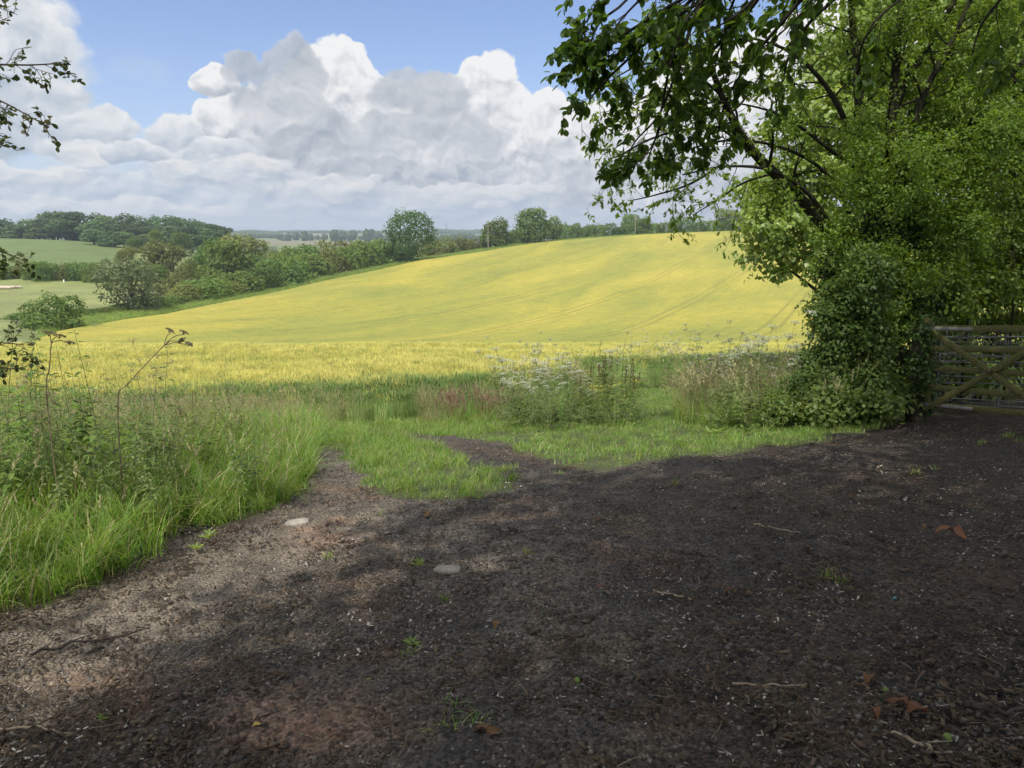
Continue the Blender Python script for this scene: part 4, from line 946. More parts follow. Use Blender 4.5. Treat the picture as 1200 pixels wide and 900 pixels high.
def leaf_out(mb, anc, L, W, droop=.35, spread=1.0, m=0, **kw):
    a = np.concatenate(anc); n = len(a); d = a[:, 3:] * .6 + rsph(n) * spread + np.array([0, 0, -droop]); up = rsph(n) * .6 + np.array([0, 0, 1.0])
    leaves(mb, a[:, :3] + rng.normal(0, .006, (n, 3)), d, up, L * (.6 + .7 * rng.random(n)), W * (.6 + .7 * rng.random(n)), m=m, **kw); return n
def cloud_leaves(mb, lobes, n, L, W, inner=.5, droop=.4, m=0, clump=0, sub=0, **kw):
    """leaves spread through ellipsoids (centre, radii), denser to the outside; clump > 0 gathers them in sprays"""
    lb = np.array(lobes, float)
    if sub:   # smaller billows on the surface of each lobe
        ex = []
        for q in lb:
            d = rsph(sub); d[:, 2] = np.abs(d[:, 2]) * .8 + d[:, 2] * .2; sz = .34 + .22 * rng.random((sub, 1))
            ex.append(np.concatenate([q[:3] + d * q[3:] * .78, q[3:] * sz], 1))
        lb = np.concatenate([lb * np.array([1, 1, 1, .85, .85, .85])] + ex)
    w = lb[:, 3] * lb[:, 4] + lb[:, 4] * lb[:, 5] + lb[:, 3] * lb[:, 5]; w /= w.sum()
    if clump:
        k = rng.choice(len(lb), max(1, n // clump), p=w); d = rsph(len(k)); r = 1 - inner * rng.random(len(k)) ** 1.3 + .08 * rng.normal(size=len(k)); r *= 1 + .3 * (vnoise(d[:, 0] * 3 + k * 5.3 + 30, d[:, 2] * 3 + d[:, 1] * 2 + 30, 6) - .5) * 2
        c = lb[k, :3] + d * lb[k, 3:] * r[:, None]; c = np.repeat(c, clump, 0); dd = np.repeat(d, clump, 0); c = c + rng.normal(0, 1, c.shape) * L * .95 * np.array([1, 1, .55])
        d = dd
    else:
        k = rng.choice(len(lb), n, p=w); d = rsph(n); r = 1 - inner * rng.random(n) ** 1.3 + .08 * rng.normal(size=n); r *= 1 + .3 * (vnoise(d[:, 0] * 3 + k * 5.3 + 30, d[:, 2] * 3 + d[:, 1] * 2 + 30, 6) - .5) * 2
        c = lb[k, :3] + d * lb[k, 3:] * r[:, None]
    N = len(c); up = d * .8 + rsph(N) * (.38 if clump else .55) + np.array([0, 0, .5]); ld = rsph(N) + d * .4 + np.array([0, 0, -droop])
    ok = c[:, 2] > T(c[:, 0], c[:, 1]) + .03; c, ld, up = c[ok], ld[ok], up[ok]; N = len(c)
    leaves(mb, c, ld, up, L * (.6 + .7 * rng.random(N)), W * (.6 + .7 * rng.random(N)), m=m, **kw)
def lobes_px(rows):
    out = []
    for (px, row, Y, rx, ry, rz) in rows:
        c = P(px, row, Y); k = Y / F; out.append((*c, rx * k, ry, rz * k))
    return out

# --- many-stemmed maple by the gate, its lower half wrapped in ivy
def maple():
    base = unproj(1045, 480, 7); t = thing('field_maple', 'many stemmed maple by the gatepost, thick ivy round its lower stems', 'tree', tuple(base))
    inv = -base
    def L_(pts): return smooth_path([P(*p) for p in pts], 16) + inv
    b0 = np.array([0, 0, -.2])
    mbT = MB(); mbB = MB(); anc = []
    Yb = base[1]
    trunkp = np.vstack([b0, L_([(1040, 430, Yb), (1032, 380, Yb), (1022, 330, Yb)])[2:]])
    tube(mbT, trunkp, np.linspace(.24, .16, len(trunkp)), 10)
    limbs = [
     ([(1022, 335, Yb), (985, 285, Yb - .1), (930, 225, Yb - .3), (878, 172, Yb - .6), (845, 110, Yb - .9), (825, 50, Yb - 1.2)], .115, .025),
     ([(985, 285, Yb - .1), (950, 230, Yb - .5), (905, 200, Yb - .8), (850, 195, Yb - 1.0), (800, 205, Yb - 1.1)], .04, .008),
     ([(1020, 330, Yb), (1015, 240, Yb + .1), (1008, 140, Yb + .1), (1000, 40, Yb + .2), (992, -70, Yb + .3)], .10, .03),
     ([(1012, 200, Yb + .1), (985, 130, Yb - .1), (955, 85, Yb - .2), (915, 55, Yb - .3), (860, 40, Yb - .5)], .05, .012),
     ([(1024, 330, Yb), (1035, 230, Yb), (1045, 130, Yb + .1), (1052, 50, Yb + .1), (1062, -60, Yb + .1)], .10, .03),
     ([(1044, 140, Yb + .1), (1065, 90, Yb + .2), (1100, 35, Yb + .3), (1145, -50, Yb + .4)], .06, .02),
     ([(1028, 320, Yb), (1060, 180, Yb - .2), (1085, 105, Yb - .3), (1115, 50, Yb - .4), (1150, -30, Yb - .5)], .07, .02),
     ([(1034, 350, Yb), (1085, 240, Yb + .2), (1130, 160, Yb + .3), (1165, 105, Yb + .3), (1215, 60, Yb + .4), (1280, 0, Yb + .5)], .09, .03),
     ([(1130, 165, Yb + .3), (1165, 140, Yb + .5), (1230, 112, Yb + .8), (1290, 100, Yb + 1)], .045, .015),
     ([(1005, 200, Yb), (968, 172, Yb - .4), (925, 140, Yb - .6), (885, 125, Yb - .9), (840, 118, Yb - 1.1)], .03, .008),
     ([(995, 250, Yb), (970, 205, Yb - .3), (930, 178, Yb - .5), (880, 165, Yb - .8), (830, 168, Yb - 1.0), (770, 190, Yb - 1.2)], .032, .008),
     ([(878, 172, Yb - .6), (830, 130, Yb - 1.0), (775, 110, Yb - 1.2), (735, 125, Yb - 1.3), (710, 150, Yb - 1.3)], .03, .006),
     ([(860, 150, Yb - .7), (820, 150, Yb - 1.0), (770, 160, Yb - 1.2), (725, 185, Yb - 1.3), (712, 215, Yb - 1.3)], .024, .006),
     ([(850, 190, Yb - .8), (810, 215, Yb - 1.0), (770, 228, Yb - 1.1), (740, 235, Yb - 1.2)], .02, .006),
     ([(900, 205, Yb - .6), (870, 215, Yb - .8), (840, 235, Yb - .9), (815, 250, Yb - 1.0)], .02, .006),
     ([(850, 120, Yb - .8), (800, 110, Yb - 1.1), (750, 130, Yb - 1.3), (700, 90, Yb - 1.4)], .02, .006),
     ([(870, 80, Yb - .8), (820, 60, Yb - 1.1), (770, 40, Yb - 1.3)], .02, .006),
     ([(845, 110, Yb - .9), (800, 80, Yb - 1.2), (755, 75, Yb - 1.4), (715, 95, Yb - 1.5)], .025, .006),
    ]
    global LEAF_PER_M
    LEAF_PER_M = 50
    for pts, r0, r1 in limbs:
        Pp = L_(pts)
        big = r0 > .05
        spec = [(2.6 if big else 4.5, 1.1 if big else .8, .9, .16, (0, 0, .02), .35 if big else .2), (7.0, .34, .8, .2, (0, 0, -.06), .15)]
        sub_branches(mbB, Pp, r0, r1, spec, anc)
    mbT.build('trunk', M['bark_green'], t, True); mbB.build('branches', M['bark_green'], t, True)
    mb = MB(); n = leaf_out(mb, anc, .066, .034, .4, 1.0)
    # upper crown, mostly above the picture, and the dense middle
    lob = lobes_px([(1020, -90, Yb, 190, 2.0, 120), (1180, -60, Yb + .5, 170, 2.0, 120), (900, -110, Yb - .6, 130, 1.6, 80)])
    lob = [(a + inv[0], b + inv[1], c + inv[2], d, e, f) for a, b, c, d, e, f in lob]
    def cl(mb, lob, n, *a, **k):
        lob = np.array(lob); lob[:, :3] -= inv; m2 = MB(); cloud_leaves(m2, lob, n, *a, **k)
        v = np.concatenate(m2.v) + inv; 
        for kk, fs in m2.f.items(): mb.add(v, np.concatenate(fs), kk[1])
    cl(mb, lob, 24000, .062, .040, .8, clump=7, sub=4)
    lob2 = lobes_px([(1000, 215, Yb - .5, 34, .5, 50), (1035, 240, Yb - .5, 46, .5, 50), (985, 285, Yb - .5, 36, .4, 44), (1020, 160, Yb - .4, 36, .5, 40), (1060, 330, Yb - .5, 50, .5, 40), (1120, 130, Yb, 46, .6, 40), (1185, 150, Yb, 44, .6, 50), (1050, 40, Yb, 50, .6, 40), (985, 330, Yb - .5, 30, .4, 40), (1030, 300, Yb - .7, 44, .4, 36), (1010, 370, Yb - .8, 36, .3, 34), (1062, 385, Yb - .8, 30, .3, 30), (1100, 240, Yb - .5, 40, .5, 40), (1075, 200, Yb - .3, 70, .9, 60), (1150, 210, Yb - .2, 70, .9, 70), (1060, 110, Yb + .4, 60, .8, 60), (1160, 60, Yb + .2, 70, .9, 60), (1100, 280, Yb - .3, 60, .7, 50)])
    cl(mb, [(a + inv[0], b + inv[1], c + inv[2], d, e, f) for a, b, c, d, e, f in lob2], 38000, .048, .029, .9, clump=7, sub=5)
    mb.build('crown', M['leaf_maple'], t)
    print('maple leaves', n)
    iv = lobes_px([(1035, 440, Yb, 52, .55, 60), (1010, 400, Yb - .1, 55, .6, 60), (1050, 360, Yb - .1, 62, .6, 70), (1018, 318, Yb - .1, 40, .5, 46), (1045, 285, Yb, 34, .4, 44), (1062, 238, Yb, 24, .35, 40), (1002, 288, Yb - .1, 22, .3, 34), (990, 350, Yb - .2, 34, .4, 60), (985, 450, Yb - .2, 34, .4, 40)])
    mb = MB(); cl(mb, [(a + inv[0], b + inv[1], c + inv[2], d, e, f) for a, b, c, d, e, f in iv], 34000, .050, .040, .8, clump=7, sub=6, a=.3, wa=.55, b=.65, wb=.40)
    mb.build('ivy', M['leaf_ivy'], t)
maple()

# --- shrubs round the gatepost and the hedge behind the gate
def shrub(name, label, cat, rows, n, L, W, mat, group=None, stems=9, clump=6, **kw):
    lob = np.array(lobes_px(rows)); c = lob[:, :2].mean(0); z0 = Tf(c[0], c[1]); t = thing(name, label, cat, (c[0], c[1], z0), group)
    o = np.array([c[0], c[1], z0]); m2 = MB(); cloud_leaves(m2, lob, n, L, W, clump=clump, sub=5, **kw); mb = MB(); v = np.concatenate(m2.v) - o
    off = 0
    for kk, fs in m2.f.items(): mb.add(v, np.concatenate(fs), kk[1])
    st = MB()
    for k in range(stems):
        q = lob[k % len(lob)]; e = q[:3] + rsph(1)[0] * q[3:] * .8; p0 = np.array([c[0] + rng.normal() * .25, c[1] + rng.normal() * .15, 0]); p0[2] = Tf(p0[0], p0[1]) - .1
        mid = (p0 + e) / 2 + rng.normal(0, .12, 3) + np.array([0, 0, .1]); tube(st, smooth_path([p0 - o, mid - o, e - o], 8), np.linspace(.028, .006, 8), 5)
    st.build('stem', M['bark'], t); mb.build('foliage', M[mat], t); return t
shrub('elder_shrub', 'dark leafy shrub spreading over the weeds beside the ivy wrapped maple', 'shrub', [(1000, 430, 10.2, 46, .5, 55), (985, 380, 10.2, 40, .5, 50), (1010, 345, 10.0, 44, .5, 50), (975, 455, 9.8, 40, .4, 36), (1030, 460, 9.6, 36, .4, 34), (950, 462, 9.9, 30, .35, 28), (968, 418, 10.2, 26, .35, 30), (1020, 400, 9.9, 28, .3, 40)], 25000, .052, .036, 'leaf_elder', inner=.7)
shrub('bramble', 'low bramble bush with broader leaves at the foot of the ivy', 'bramble', [(980, 478, 9.3, 40, .35, 24), (1030, 478, 9.2, 34, .3, 24), (930, 482, 9.5, 40, .3, 18)], 3200, .075, .050, 'nettle', stems=5, inner=.8)
shrub('hazel_shrub', 'tall hazel in the hedge directly behind the gatepost', 'shrub', [(1085, 345, 11.4, 50, .6, 55), (1105, 270, 11.5, 55, .6, 60), (1125, 340, 11.8, 50, .6, 52), (1110, 420, 11.7, 46, .45, 36), (1100, 380, 12.2, 44, .4, 26), (1145, 382, 12.4, 44, .4, 22), (1140, 440, 11.9, 40, .4, 26), (1090, 200, 11.7, 52, .6, 60)], 22000, .068, .052, 'leaf_hazel', 'hedge behind the gate', inner=.7)
shrub('hazel_shrub', 'lighter leaved hazel further along the hedge behind the gate rails', 'shrub', [(1165, 330, 12.0, 52, .6, 60), (1190, 260, 12.1, 60, .7, 70), (1225, 340, 12.0, 55, .7, 58), (1165, 420, 12.1, 46, .45, 36), (1210, 425, 12.1, 46, .45, 36), (1190, 380, 12.5, 50, .45, 24), (1240, 385, 12.4, 44, .4, 30), (1150, 190, 12.2, 55, .6, 60), (1210, 170, 12.3, 60, .7, 70)], 24000, .066, .050, 'leaf_hazel', 'hedge behind the gate', inner=.7)
shrub('hazel_shrub', 'hazel in the hedge past the frame beyond the gate', 'shrub', [(1300, 330, 11.5, 70, .7, 70), (1340, 240, 11.6, 80, .8, 80), (1280, 190, 12, 70, .8, 80)], 9000, .07, .055, 'leaf_hazel', 'hedge behind the gate', inner=.7)

# --- sycamore behind, in the sun
def sycamore():
    X, Y = 9.4, 20.5; z0 = Tf(X, Y); t = thing('sycamore_tree', 'big sunlit sycamore with broad bright leaves behind the maple', 'tree', (X, Y, z0)); o = np.array([X, Y, z0])
    rows = [(902, 300, 20, 34, 1.0, 30), (935, 312, 19.6, 34, .9, 24), (885, 268, 20, 26, .9, 30), (925, 262, 19.5, 44, 1.2, 38), (962, 285, 19.8, 40, 1.2, 40), (895, 228, 20, 30, 1.0, 26), (940, 215, 19.8, 48, 1.3, 42), (990, 240, 20, 50, 1.4, 60), (935, 165, 20.2, 44, 1.2, 36), (985, 150, 20, 60, 1.5, 55), (1040, 200, 20, 60, 1.6, 70), (960, 95, 20.5, 60, 1.5, 46), (1020, 70, 20.2, 70, 1.6, 60),
            (1090, 130, 20.2, 70, 1.7, 70), (1090, 30, 20.5, 80, 1.8, 60), (1160, 180, 20.5, 70, 1.7, 80), (1170, 80, 20.5, 80, 1.8, 70), (1240, 130, 21, 90, 2, 100), (1000, -30, 21, 100, 2, 80), (1130, -60, 21, 120, 2.2, 90), (1260, -20, 21, 110, 2.2, 110), (1060, -160, 21, 150, 2.4, 90), (1200, -180, 21, 150, 2.4, 100), (1100, 280, 20.5, 80, 1.6, 70), (1190, 290, 20.8, 80, 1.6, 80), (1290, 280, 21, 90, 1.8, 90)]
    lob = np.array(lobes_px(rows)); m2 = MB(); cloud_leaves(m2, lob, 92000, .125, .120, .4, .5, clump=9, sub=6, a=.30, wa=.5, b=.62, wb=.42)
    mb = MB(); v = np.concatenate(m2.v) - o
    for kk, fs in m2.f.items(): mb.add(v, np.concatenate(fs), kk[1])
    st = MB(); tr = smooth_path([(0, 0, -.3), (0, 0, 2), (.1, .1, 4.5), (.2, .2, 8), (.3, .3, 11)], 14); tube(st, tr, np.linspace(.34, .10, 14), 10)
    st.build('trunk', M['bark'], t, True); br = MB()
    for q in lob:
        e = q[:3] - o; k = tr[int(np.clip(e[2] * .75, .8, 10) / 11 * 13)]; tube(br, smooth_path([k, (k * .55 + e * .45) + np.array([0, 0, .2]), e], 8), np.linspace(.09, .015, 8), 5)
    br.build('branches', M['bark'], t, True); mb.build('crown', M['leaf_sycamore'], t)
sycamore()

# --- the big tree whose canopy shades the ground: trunk behind the camera, limbs reaching overhead
def canopy_tree():
    X, Y = 2.6, -3.4; z0 = Tf(X, Y); t = thing('lime_tree', 'large tree overhead whose drooping leafy boughs frame the view', 'tree', (X, Y, z0)); o = np.array([X, Y, z0])
    tr = smooth_path([(0, 0, -.3), (0, .05, 1.5), (-.1, .2, 3.2), (-.1, .5, 6), (0, .6, 9), (0, .6, 12)], 18); mbT = MB(); tube(mbT, tr, np.linspace(.50, .12, 18), 12); mbT.build('trunk', M['bark'], t, True)
    mbB = MB(); anc = []
    global LEAF_PER_M
    LEAF_PER_M = 40
    # bough carrying the hanging branches
    main = smooth_path([tr[6] + o, (2.9, .3, 4.4), (2.3, 2.4, 4.6), (1.8, 4.2, 4.2), (1.5, 5.3, 3.9)], 16) - o; tube(mbB, main, np.linspace(.14, .04, 16), 8)
    main2 = smooth_path([tr[7] + o, (3.9, .6, 5.0), (3.6, 2.6, 4.9), (3.3, 4.3, 4.5), (3.2, 5.6, 4.2)], 16) - o; tube(mbB, main2, np.linspace(.13, .04, 16), 8)
    hang = [
     ([(1000, -150, 4.2), (890, -60, 4.6), (780, 10, 4.9), (715, 48, 5.1), (672, 58, 5.2)], .020, 1),
     ([(940, -110, 4.4), (850, -20, 4.7), (760, 40, 5.0), (715, 66, 5.1), (688, 44, 5.2)], .016, 1),
     ([(960, -120, 4.5), (880, 10, 4.8), (810, 85, 5.0), (778, 140, 5.1), (758, 190, 5.1)], .016, 1),
     ([(900, -100, 4.6), (800, 10, 4.9), (735, 70, 5.0), (700, 105, 5.1), (690, 120, 5.1)], .014, 1),
     ([(1000, -80, 4.3), (930, 10, 4.5), (880, 70, 4.7), (850, 120, 4.8), (840, 165, 4.8)], .014, .8),
     ([(840, -60, 4.7), (790, 60, 4.9), (775, 130, 5.0), (765, 170, 5.0), (742, 195, 5.05)], .012, 1),
     ([(1080, -90, 4.2), (1000, -20, 4.4), (950, 25, 4.5), (925, 65, 4.6), (918, 95, 4.6)], .014, .7),
     ([(780, -60, 5.0), (735, 0, 5.1), (700, 30, 5.15), (690, 70, 5.2), (700, 60, 5.2)], .012, 1),
     ([(820, -70, 4.7), (760, -10, 4.9), (720, 35, 5.0), (712, 80, 5.05)], .012, 1.1),
     ([(860, -70, 4.6), (815, 20, 4.8), (795, 95, 4.9), (805, 150, 4.95)], .012, 1.1),
     ([(900, -80, 4.5), (860, 0, 4.7), (845, 60, 4.8), (850, 100, 4.8)], .012, 1),
     ([(740, -50, 5.1), (705, -5, 5.15), (690, 22, 5.2), (672, 42, 5.2)], .012, 1.1),
     ([(800, 60, 4.9), (775, 130, 5.0), (745, 165, 5.05), (735, 185, 5.1)], .010, 1),
     ([(1000, -80, 4.3), (960, -10, 4.4), (925, 30, 4.5), (890, 60, 4.6)], .012, .9),
     ([(1150, -90, 4.1), (1080, -20, 4.3), (1030, 20, 4.4), (1010, 50, 4.4)], .012, .7),
     ([(1220, -70, 4.1), (1180, -10, 4.2), (1150, 30, 4.3), (1140, 60, 4.3)], .012, .6),
     ([(1280, -60, 4.0), (1230, 0, 4.1), (1195, 30, 4.1)], .012, .6),
     ([(870, -90, 4.4), (830, -10, 4.6), (800, 30, 4.7), (790, 60, 4.7)], .012, 1),
     ([(950, -90, 4.2), (900, -20, 4.3), (860, 20, 4.4), (820, 40, 4.5)], .012, 1),
    ]
    for pts, r, dn in hang:
        Pp = smooth_path([P(*p) for p in pts], 14) - o; LEAF_PER_M = 92 * dn
        dd = np.linalg.norm((main if Pp[0][0] + o[0] < 2.6 else main2) - Pp[0], axis=1); mm = main if Pp[0][0] + o[0] < 2.6 else main2; j = int(dd.argmin())
        tube(mbB, smooth_path([mm[j], (mm[j] + Pp[0]) / 2 + np.array([0, 0, .05]), Pp[0]], 6), np.linspace(r * 1.4, r, 6), 5)
        sub_branches(mbB, Pp, r, .004, [(6.5, .42, .75, .16, (0, 0, -.05), .12), (7, .20, .7, .2, (0, 0, -.10), .1)], anc)
    mb = MB(); n = leaf_out(mb, anc, .062, .042, .55, .9, a=.38, wa=.46, b=.75, wb=.44, curl=.15); print('near leaves', n)
    mbB.build('branches', M['bark'], t, True); mb.build('hanging_leaves', M['leaf_near'], t)
    # high crown
    r = np.random.default_rng(5); lob = []
    for k in range(74):
        a = r.random() * 6.283; rad = math.sqrt(r.random()); h = 6.0 + 6.5 * r.random() * (1 - .35 * rad)
        lob.append((1.6 + math.cos(a) * rad * 8.8, -1.0 + math.sin(a) * rad * 7.4, h, 1.3 + r.random() * .7, 1.3 + r.random() * .7, .8 + .4 * r.random()))
    lob = [l for l in lob if not (l[2] - l[5] < EYE + .40 * (l[1] + 1.9) + .4 and l[1] > 1.0)]
    lob = [l for l in lob if not (l[0] + .34 * l[2] < (-2.7 if l[1] + .55 * l[2] < 4.0 else -.8) and l[1] + .55 * l[2] > 2.5)]
    lob = [l for l in lob if not (l[0] + .34 * l[2] < 4.4 and l[1] + .55 * l[2] > 6.2)]
    lob = [l for l in lob if not (l[0] > 2.6 and l[1] > 5.0)]
    print('high lobes', len(lob))
    m2 = MB(); cloud_leaves(m2, lob, 56000, .20, .15, .9, clump=6); m3 = MB(); v = np.concatenate(m2.v) - o
    for kk, fs in m2.f.items(): m3.add(v, np.concatenate(fs), kk[1])
    hb = MB()
    for q in lob:
        e = np.array(q[:3]) - o; k = tr[int(np.clip((e[2] - 2.0) / 12 * 17, 4, 16))]; tube(hb, smooth_path([k, (k + e) / 2 + np.array([0, 0, .4]), e], 8), np.linspace(.09, .015, 8), 5)
    hb.build('limbs', M['bark'], t, True); m3.build('crown', M['leaf_near'], t)
canopy_tree()

# --- thorn at the left, trunk outside the picture, a few twigs reaching in
def thorn():
    X, Y = -4.9, 4.9; z0 = Tf(X, Y); t = thing('hawthorn_tree', 'hawthorn whose dark twigs reach in over the left bank', 'tree', (X, Y, z0)); o = np.array([X, Y, z0])
    tr = smooth_path([(0, 0, -.2), (.05, 0, 1), (0, -.1, 2), (-.1, -.1, 3.2)], 12); m = MB(); tube(m, tr, np.linspace(.13, .05, 12), 9); m.build('trunk', M['bark'], t, True)
    mbB = MB(); anc = []; global LEAF_PER_M
    LEAF_PER_M = 95
    for pts in ([(-150, 40, 4.8), (-50, 70, 4.5), (20, 76, 4.3), (72, 74, 4.3)], [(-150, 60, 4.8), (-60, 95, 4.5), (0, 118, 4.4), (58, 150, 4.3)], [(-140, 100, 4.8), (-70, 120, 4.6), (-20, 150, 4.5), (4, 160, 4.5)], [(-150, 240, 4.8), (-70, 285, 4.6), (-10, 292, 4.5), (30, 306, 4.5)], [(-140, 260, 4.8), (-60, 310, 4.6), (-15, 322, 4.6), (6, 318, 4.6)], [(-140, 0, 4.8), (-60, 0, 4.5), (-20, 4, 4.4), (5, 8, 4.4)],
                [(-140, 330, 4.8), (-70, 380, 4.6), (-20, 398, 4.5), (28, 404, 4.5)], [(-140, 350, 4.8), (-70, 410, 4.6), (-10, 430, 4.5), (30, 432, 4.4)]):
        Pp = smooth_path([P(*p) for p in pts], 12) - o; j = int(np.linalg.norm(tr - Pp[0], axis=1).argmin()); tube(mbB, [tr[j], (tr[j] + Pp[0]) / 2, Pp[0]], [.03, .02, .012], 5)
        sub_branches(mbB, Pp, .010, .003, [(10, .17, .8, .2, (0, 0, 0), .25), (10, .075, .8, .2, (0, 0, 0), .1)], anc)
    for k in range(14):
        d = rsph(1)[0]; d[0] = -abs(d[0]) * .6; d[2] = abs(d[2]); p = path(tr[rng.integers(5, 12)], d, 1.3, 6, .15, (0, 0, .02)); sub_branches(mbB, p, .03, .008, [(4, .5, .8, .2, (0, 0, 0), .2), (8, .12, .8, .2, (0, 0, 0), .1)], anc)
    mb = MB(); n = leaf_out(mb, anc, .034, .026, .15, 1.0, a=.45, wa=.45, b=.75, wb=.48); print('thorn leaves', n)
    mbB.build('branches', M['twig'], t, True); mb.build('crown', M['leaf_thorn'], t)
thorn()
# ------------------------------------------------------------------ flowering weeds, each plant a thing
class Kit:
    def __init__(s, protos): s.p = protos; s.used = [False] * len(protos); s.k = 0
    def place(s, loc, rz, sc_, label, group=None, tilt=(0, 0), i=None):
        i = (s.k % len(s.p)) if i is None else i; s.k += 1; o = s.p[i]
        if not s.used[i]:
            s.used[i] = True; o.location = loc; o.rotation_euler = (*tilt, rz); o.scale = (sc_,) * 3; o['label'] = label
            if group: o['group'] = group
            return o
        c = copy_tree(o, loc, rz, sc_, label, group, tilt)
        if not group and 'group' in c: del c['group']
        return c
    def drop(s):
        for i, o in enumerate(s.p):
            if not s.used[i]:
                for ch in list(o.children): bpy.data.objects.remove(ch)
                bpy.data.objects.remove(o)
def fern_leaf(mb, p, d, L, m=0):
    """a divided leaf: rib with pairs of toothed leaflets"""
    d = nrm(d); k = 9; t = np.linspace(.15, 1, k); rib = p + d * (L * t)[:, None] - np.array([0, 0, 1.0]) * (L * .25 * t ** 2)[:, None]
    tube(mb, np.vstack([p, rib]), .0016, 3, m)
    s = nrm(np.cross(d, [0, 0, 1.0])); w = L * .34 * np.sin(np.pi * (.12 + .86 * t)) + .01
    for sg in (-1, 1):
        for j in range(k):
            dd = nrm(s * sg + d * .7); q = rib[j] + dd * np.linspace(.1, .8, 4)[:, None] * w[j]
            leaves(mb, q, np.tile(dd, (4, 1)) + rsph(4) * .5, np.tile([0, 0, 1.0], (4, 1)) + rsph(4) * .3, w[j] * .42, w[j] * .22, m=m)
def umbel(mb, c, up, R, k, mseed, flat=.25, dots=9, dsz=.006, mst=1):
    up = nrm(up); a = nrm(np.cross(up, rng.normal(size=3))); b = np.cross(up, a); base = c - up * R * .75
    for j in range(k):
        th = j * 2.4; r = R * math.sqrt((j + .5) / k); e = c + (a * math.cos(th) + b * math.sin(th)) * r - up * r * r / R * flat
        tube(mb, [base, (base + e) / 2 + up * .01, e], .0009, 3, mst)
        n = dots; q = e + (a * rng.normal(0, 1, (n, 1)) + b * rng.normal(0, 1, (n, 1))) * R * .11 + up * rng.normal(0, .003, (n, 1))
        cards(mb, q, np.tile(up, (n, 1)) + .5 * rsph(n), dsz * (.7 + .6 * rng.random(n)), .9, mseed)
def umbellifer(name, cat, h, nu, R, mflower, mstem, lean=0.0, rays=11, dots=10, dsz=.011, nleaf=6, Ll=.30, thick=.005):
    t = thing(name, 'x', cat); st = MB(); top = np.array([lean * h, 0, h]); main = smooth_path([(0, 0, -.03), (lean * h * .2, .01, h * .45), (lean * h * .65, 0, h * .8), top], 10)
    tube(st, main, np.linspace(thick, thick * .45, 10), 5); ends = [(top, main[-1] - main[-2])]
    for k in range(nu - 1):
        i = 5 + int(rng.random() * 4); p = main[i]; a = k * 2.4 + rng.random(); d = np.array([math.cos(a), math.sin(a), 1.5 + rng.random()]); l = h * (.18 + .20 * rng.random()); e = p + nrm(d) * l
        q = smooth_path([p, p + np.array([d[0], d[1], .6]) * l * .25, e], 5); tube(st, q, np.linspace(thick * .5, thick * .3, 5), 4); ends.append((e, q[-1] - q[-2] + np.array([0, 0, .02])))
    st.build('stem', M[mstem], t, True)
    for e, d in ends:
        mb = MB(); umbel(mb, e, nrm(d) + np.array([0, 0, .8]), R * (.7 + .5 * rng.random()), rays, 0, .25, dots, dsz); mb.build('umbel', [M[mflower], M[mstem]], t)
    if nleaf:
        mb = MB()
        for k in range(nleaf):
            i = int(rng.random() * 6); a = rng.random() * 6.283; fern_leaf(mb, main[i], np.array([math.cos(a), math.sin(a), .7]), Ll * (1.1 - .08 * i))
        mb.build('foliage', M['nettle_grey'], t)
    return t
def leafy_stalk(name, cat, h, pairs, L, W, mat, mstem, lean=.08, droop=.35, top_seed=None, thick=.0035, branch=0):
    t = thing(name, 'x', cat); st = MB(); lf = MB(); a0 = rng.random() * 6.28
    stems = [smooth_path([(0, 0, -.03), (lean * h * .3, .01, h * .5), (lean * h, 0, h)], 10)]
    for k in range(branch):
        p = stems[0][3 + k % 5]; a = rng.random() * 6.28; stems.append(smooth_path([p, p + np.array([math.cos(a), math.sin(a), 1.2]) * h * .14, p + np.array([math.cos(a) * 1.2, math.sin(a) * 1.2, 2.6]) * h * .14], 8))
    for q in stems:
        tube(st, q, np.linspace(thick, thick * .4, len(q)), 5)
        for k in range(pairs):
            f = .12 + .86 * k / (pairs - 1); x = f * (len(q) - 1.001); i = int(x); p = q[i] + (q[min(i + 1, len(q) - 1)] - q[i]) * (x - i); sz = (1.0 - .62 * f ** 2.2)
            for sg in (0, math.pi):
                a = a0 + k * 1.571 + sg + rng.normal() * .2; d = np.array([math.cos(a), math.sin(a), .25 - droop * rng.random()]); leaves(lf, [p + d * .012], [d], [[0, 0, 1.0]], L * sz * (.8 + .4 * rng.random()), W * sz, a=.28, wa=.5, b=.62, wb=.34, curl=.28)
    st.build('stem', M[mstem], t, True); lf.build('foliage', M[mat], t)
    if top_seed:
        for q in stems:
            mb = MB(); n = 90; f = .55 + .45 * rng.random(n); x = f * (len(q) - 1.001); i = x.astype(int); p = q[i] + (q[np.minimum(i + 1, len(q) - 1)] - q[i]) * (x - i)[:, None]
            cards(mb, p + rsph(n) * np.array([.014, .014, .006]) * (1.3 - f)[:, None] * 2, rsph(n), .012, .8)
            mb.build('seed_head', M[top_seed], t)
    return t
CP = Kit([umbellifer('cow_parsley', 'wildflower', .95 + .12 * k, 5 + k % 3, .070, 'umbel_white', 'stem_green', .06 * (k % 3)) for k in range(4)])
HW = Kit([umbellifer('hogweed', 'wildflower', 1.10 + .1 * k, 4, .105, 'umbel_white', 'stem_green', .18, 15, 14, .013, 5, .34, .007) for k in range(2)])
SD = Kit([umbellifer('seeding_parsley', 'wildflower', 1.0 + .1 * k, 5, .06, 'umbel_seed', 'stem_brown', .16 + .06 * k, 9, 5, .010, 3, .22, .004) for k in range(3)])
NT = Kit([leafy_stalk('nettle', 'weed', .85 + .12 * k, 9 + k, .10, .055, 'nettle', 'stem_green', .10, branch=k % 2) for k in range(4)])
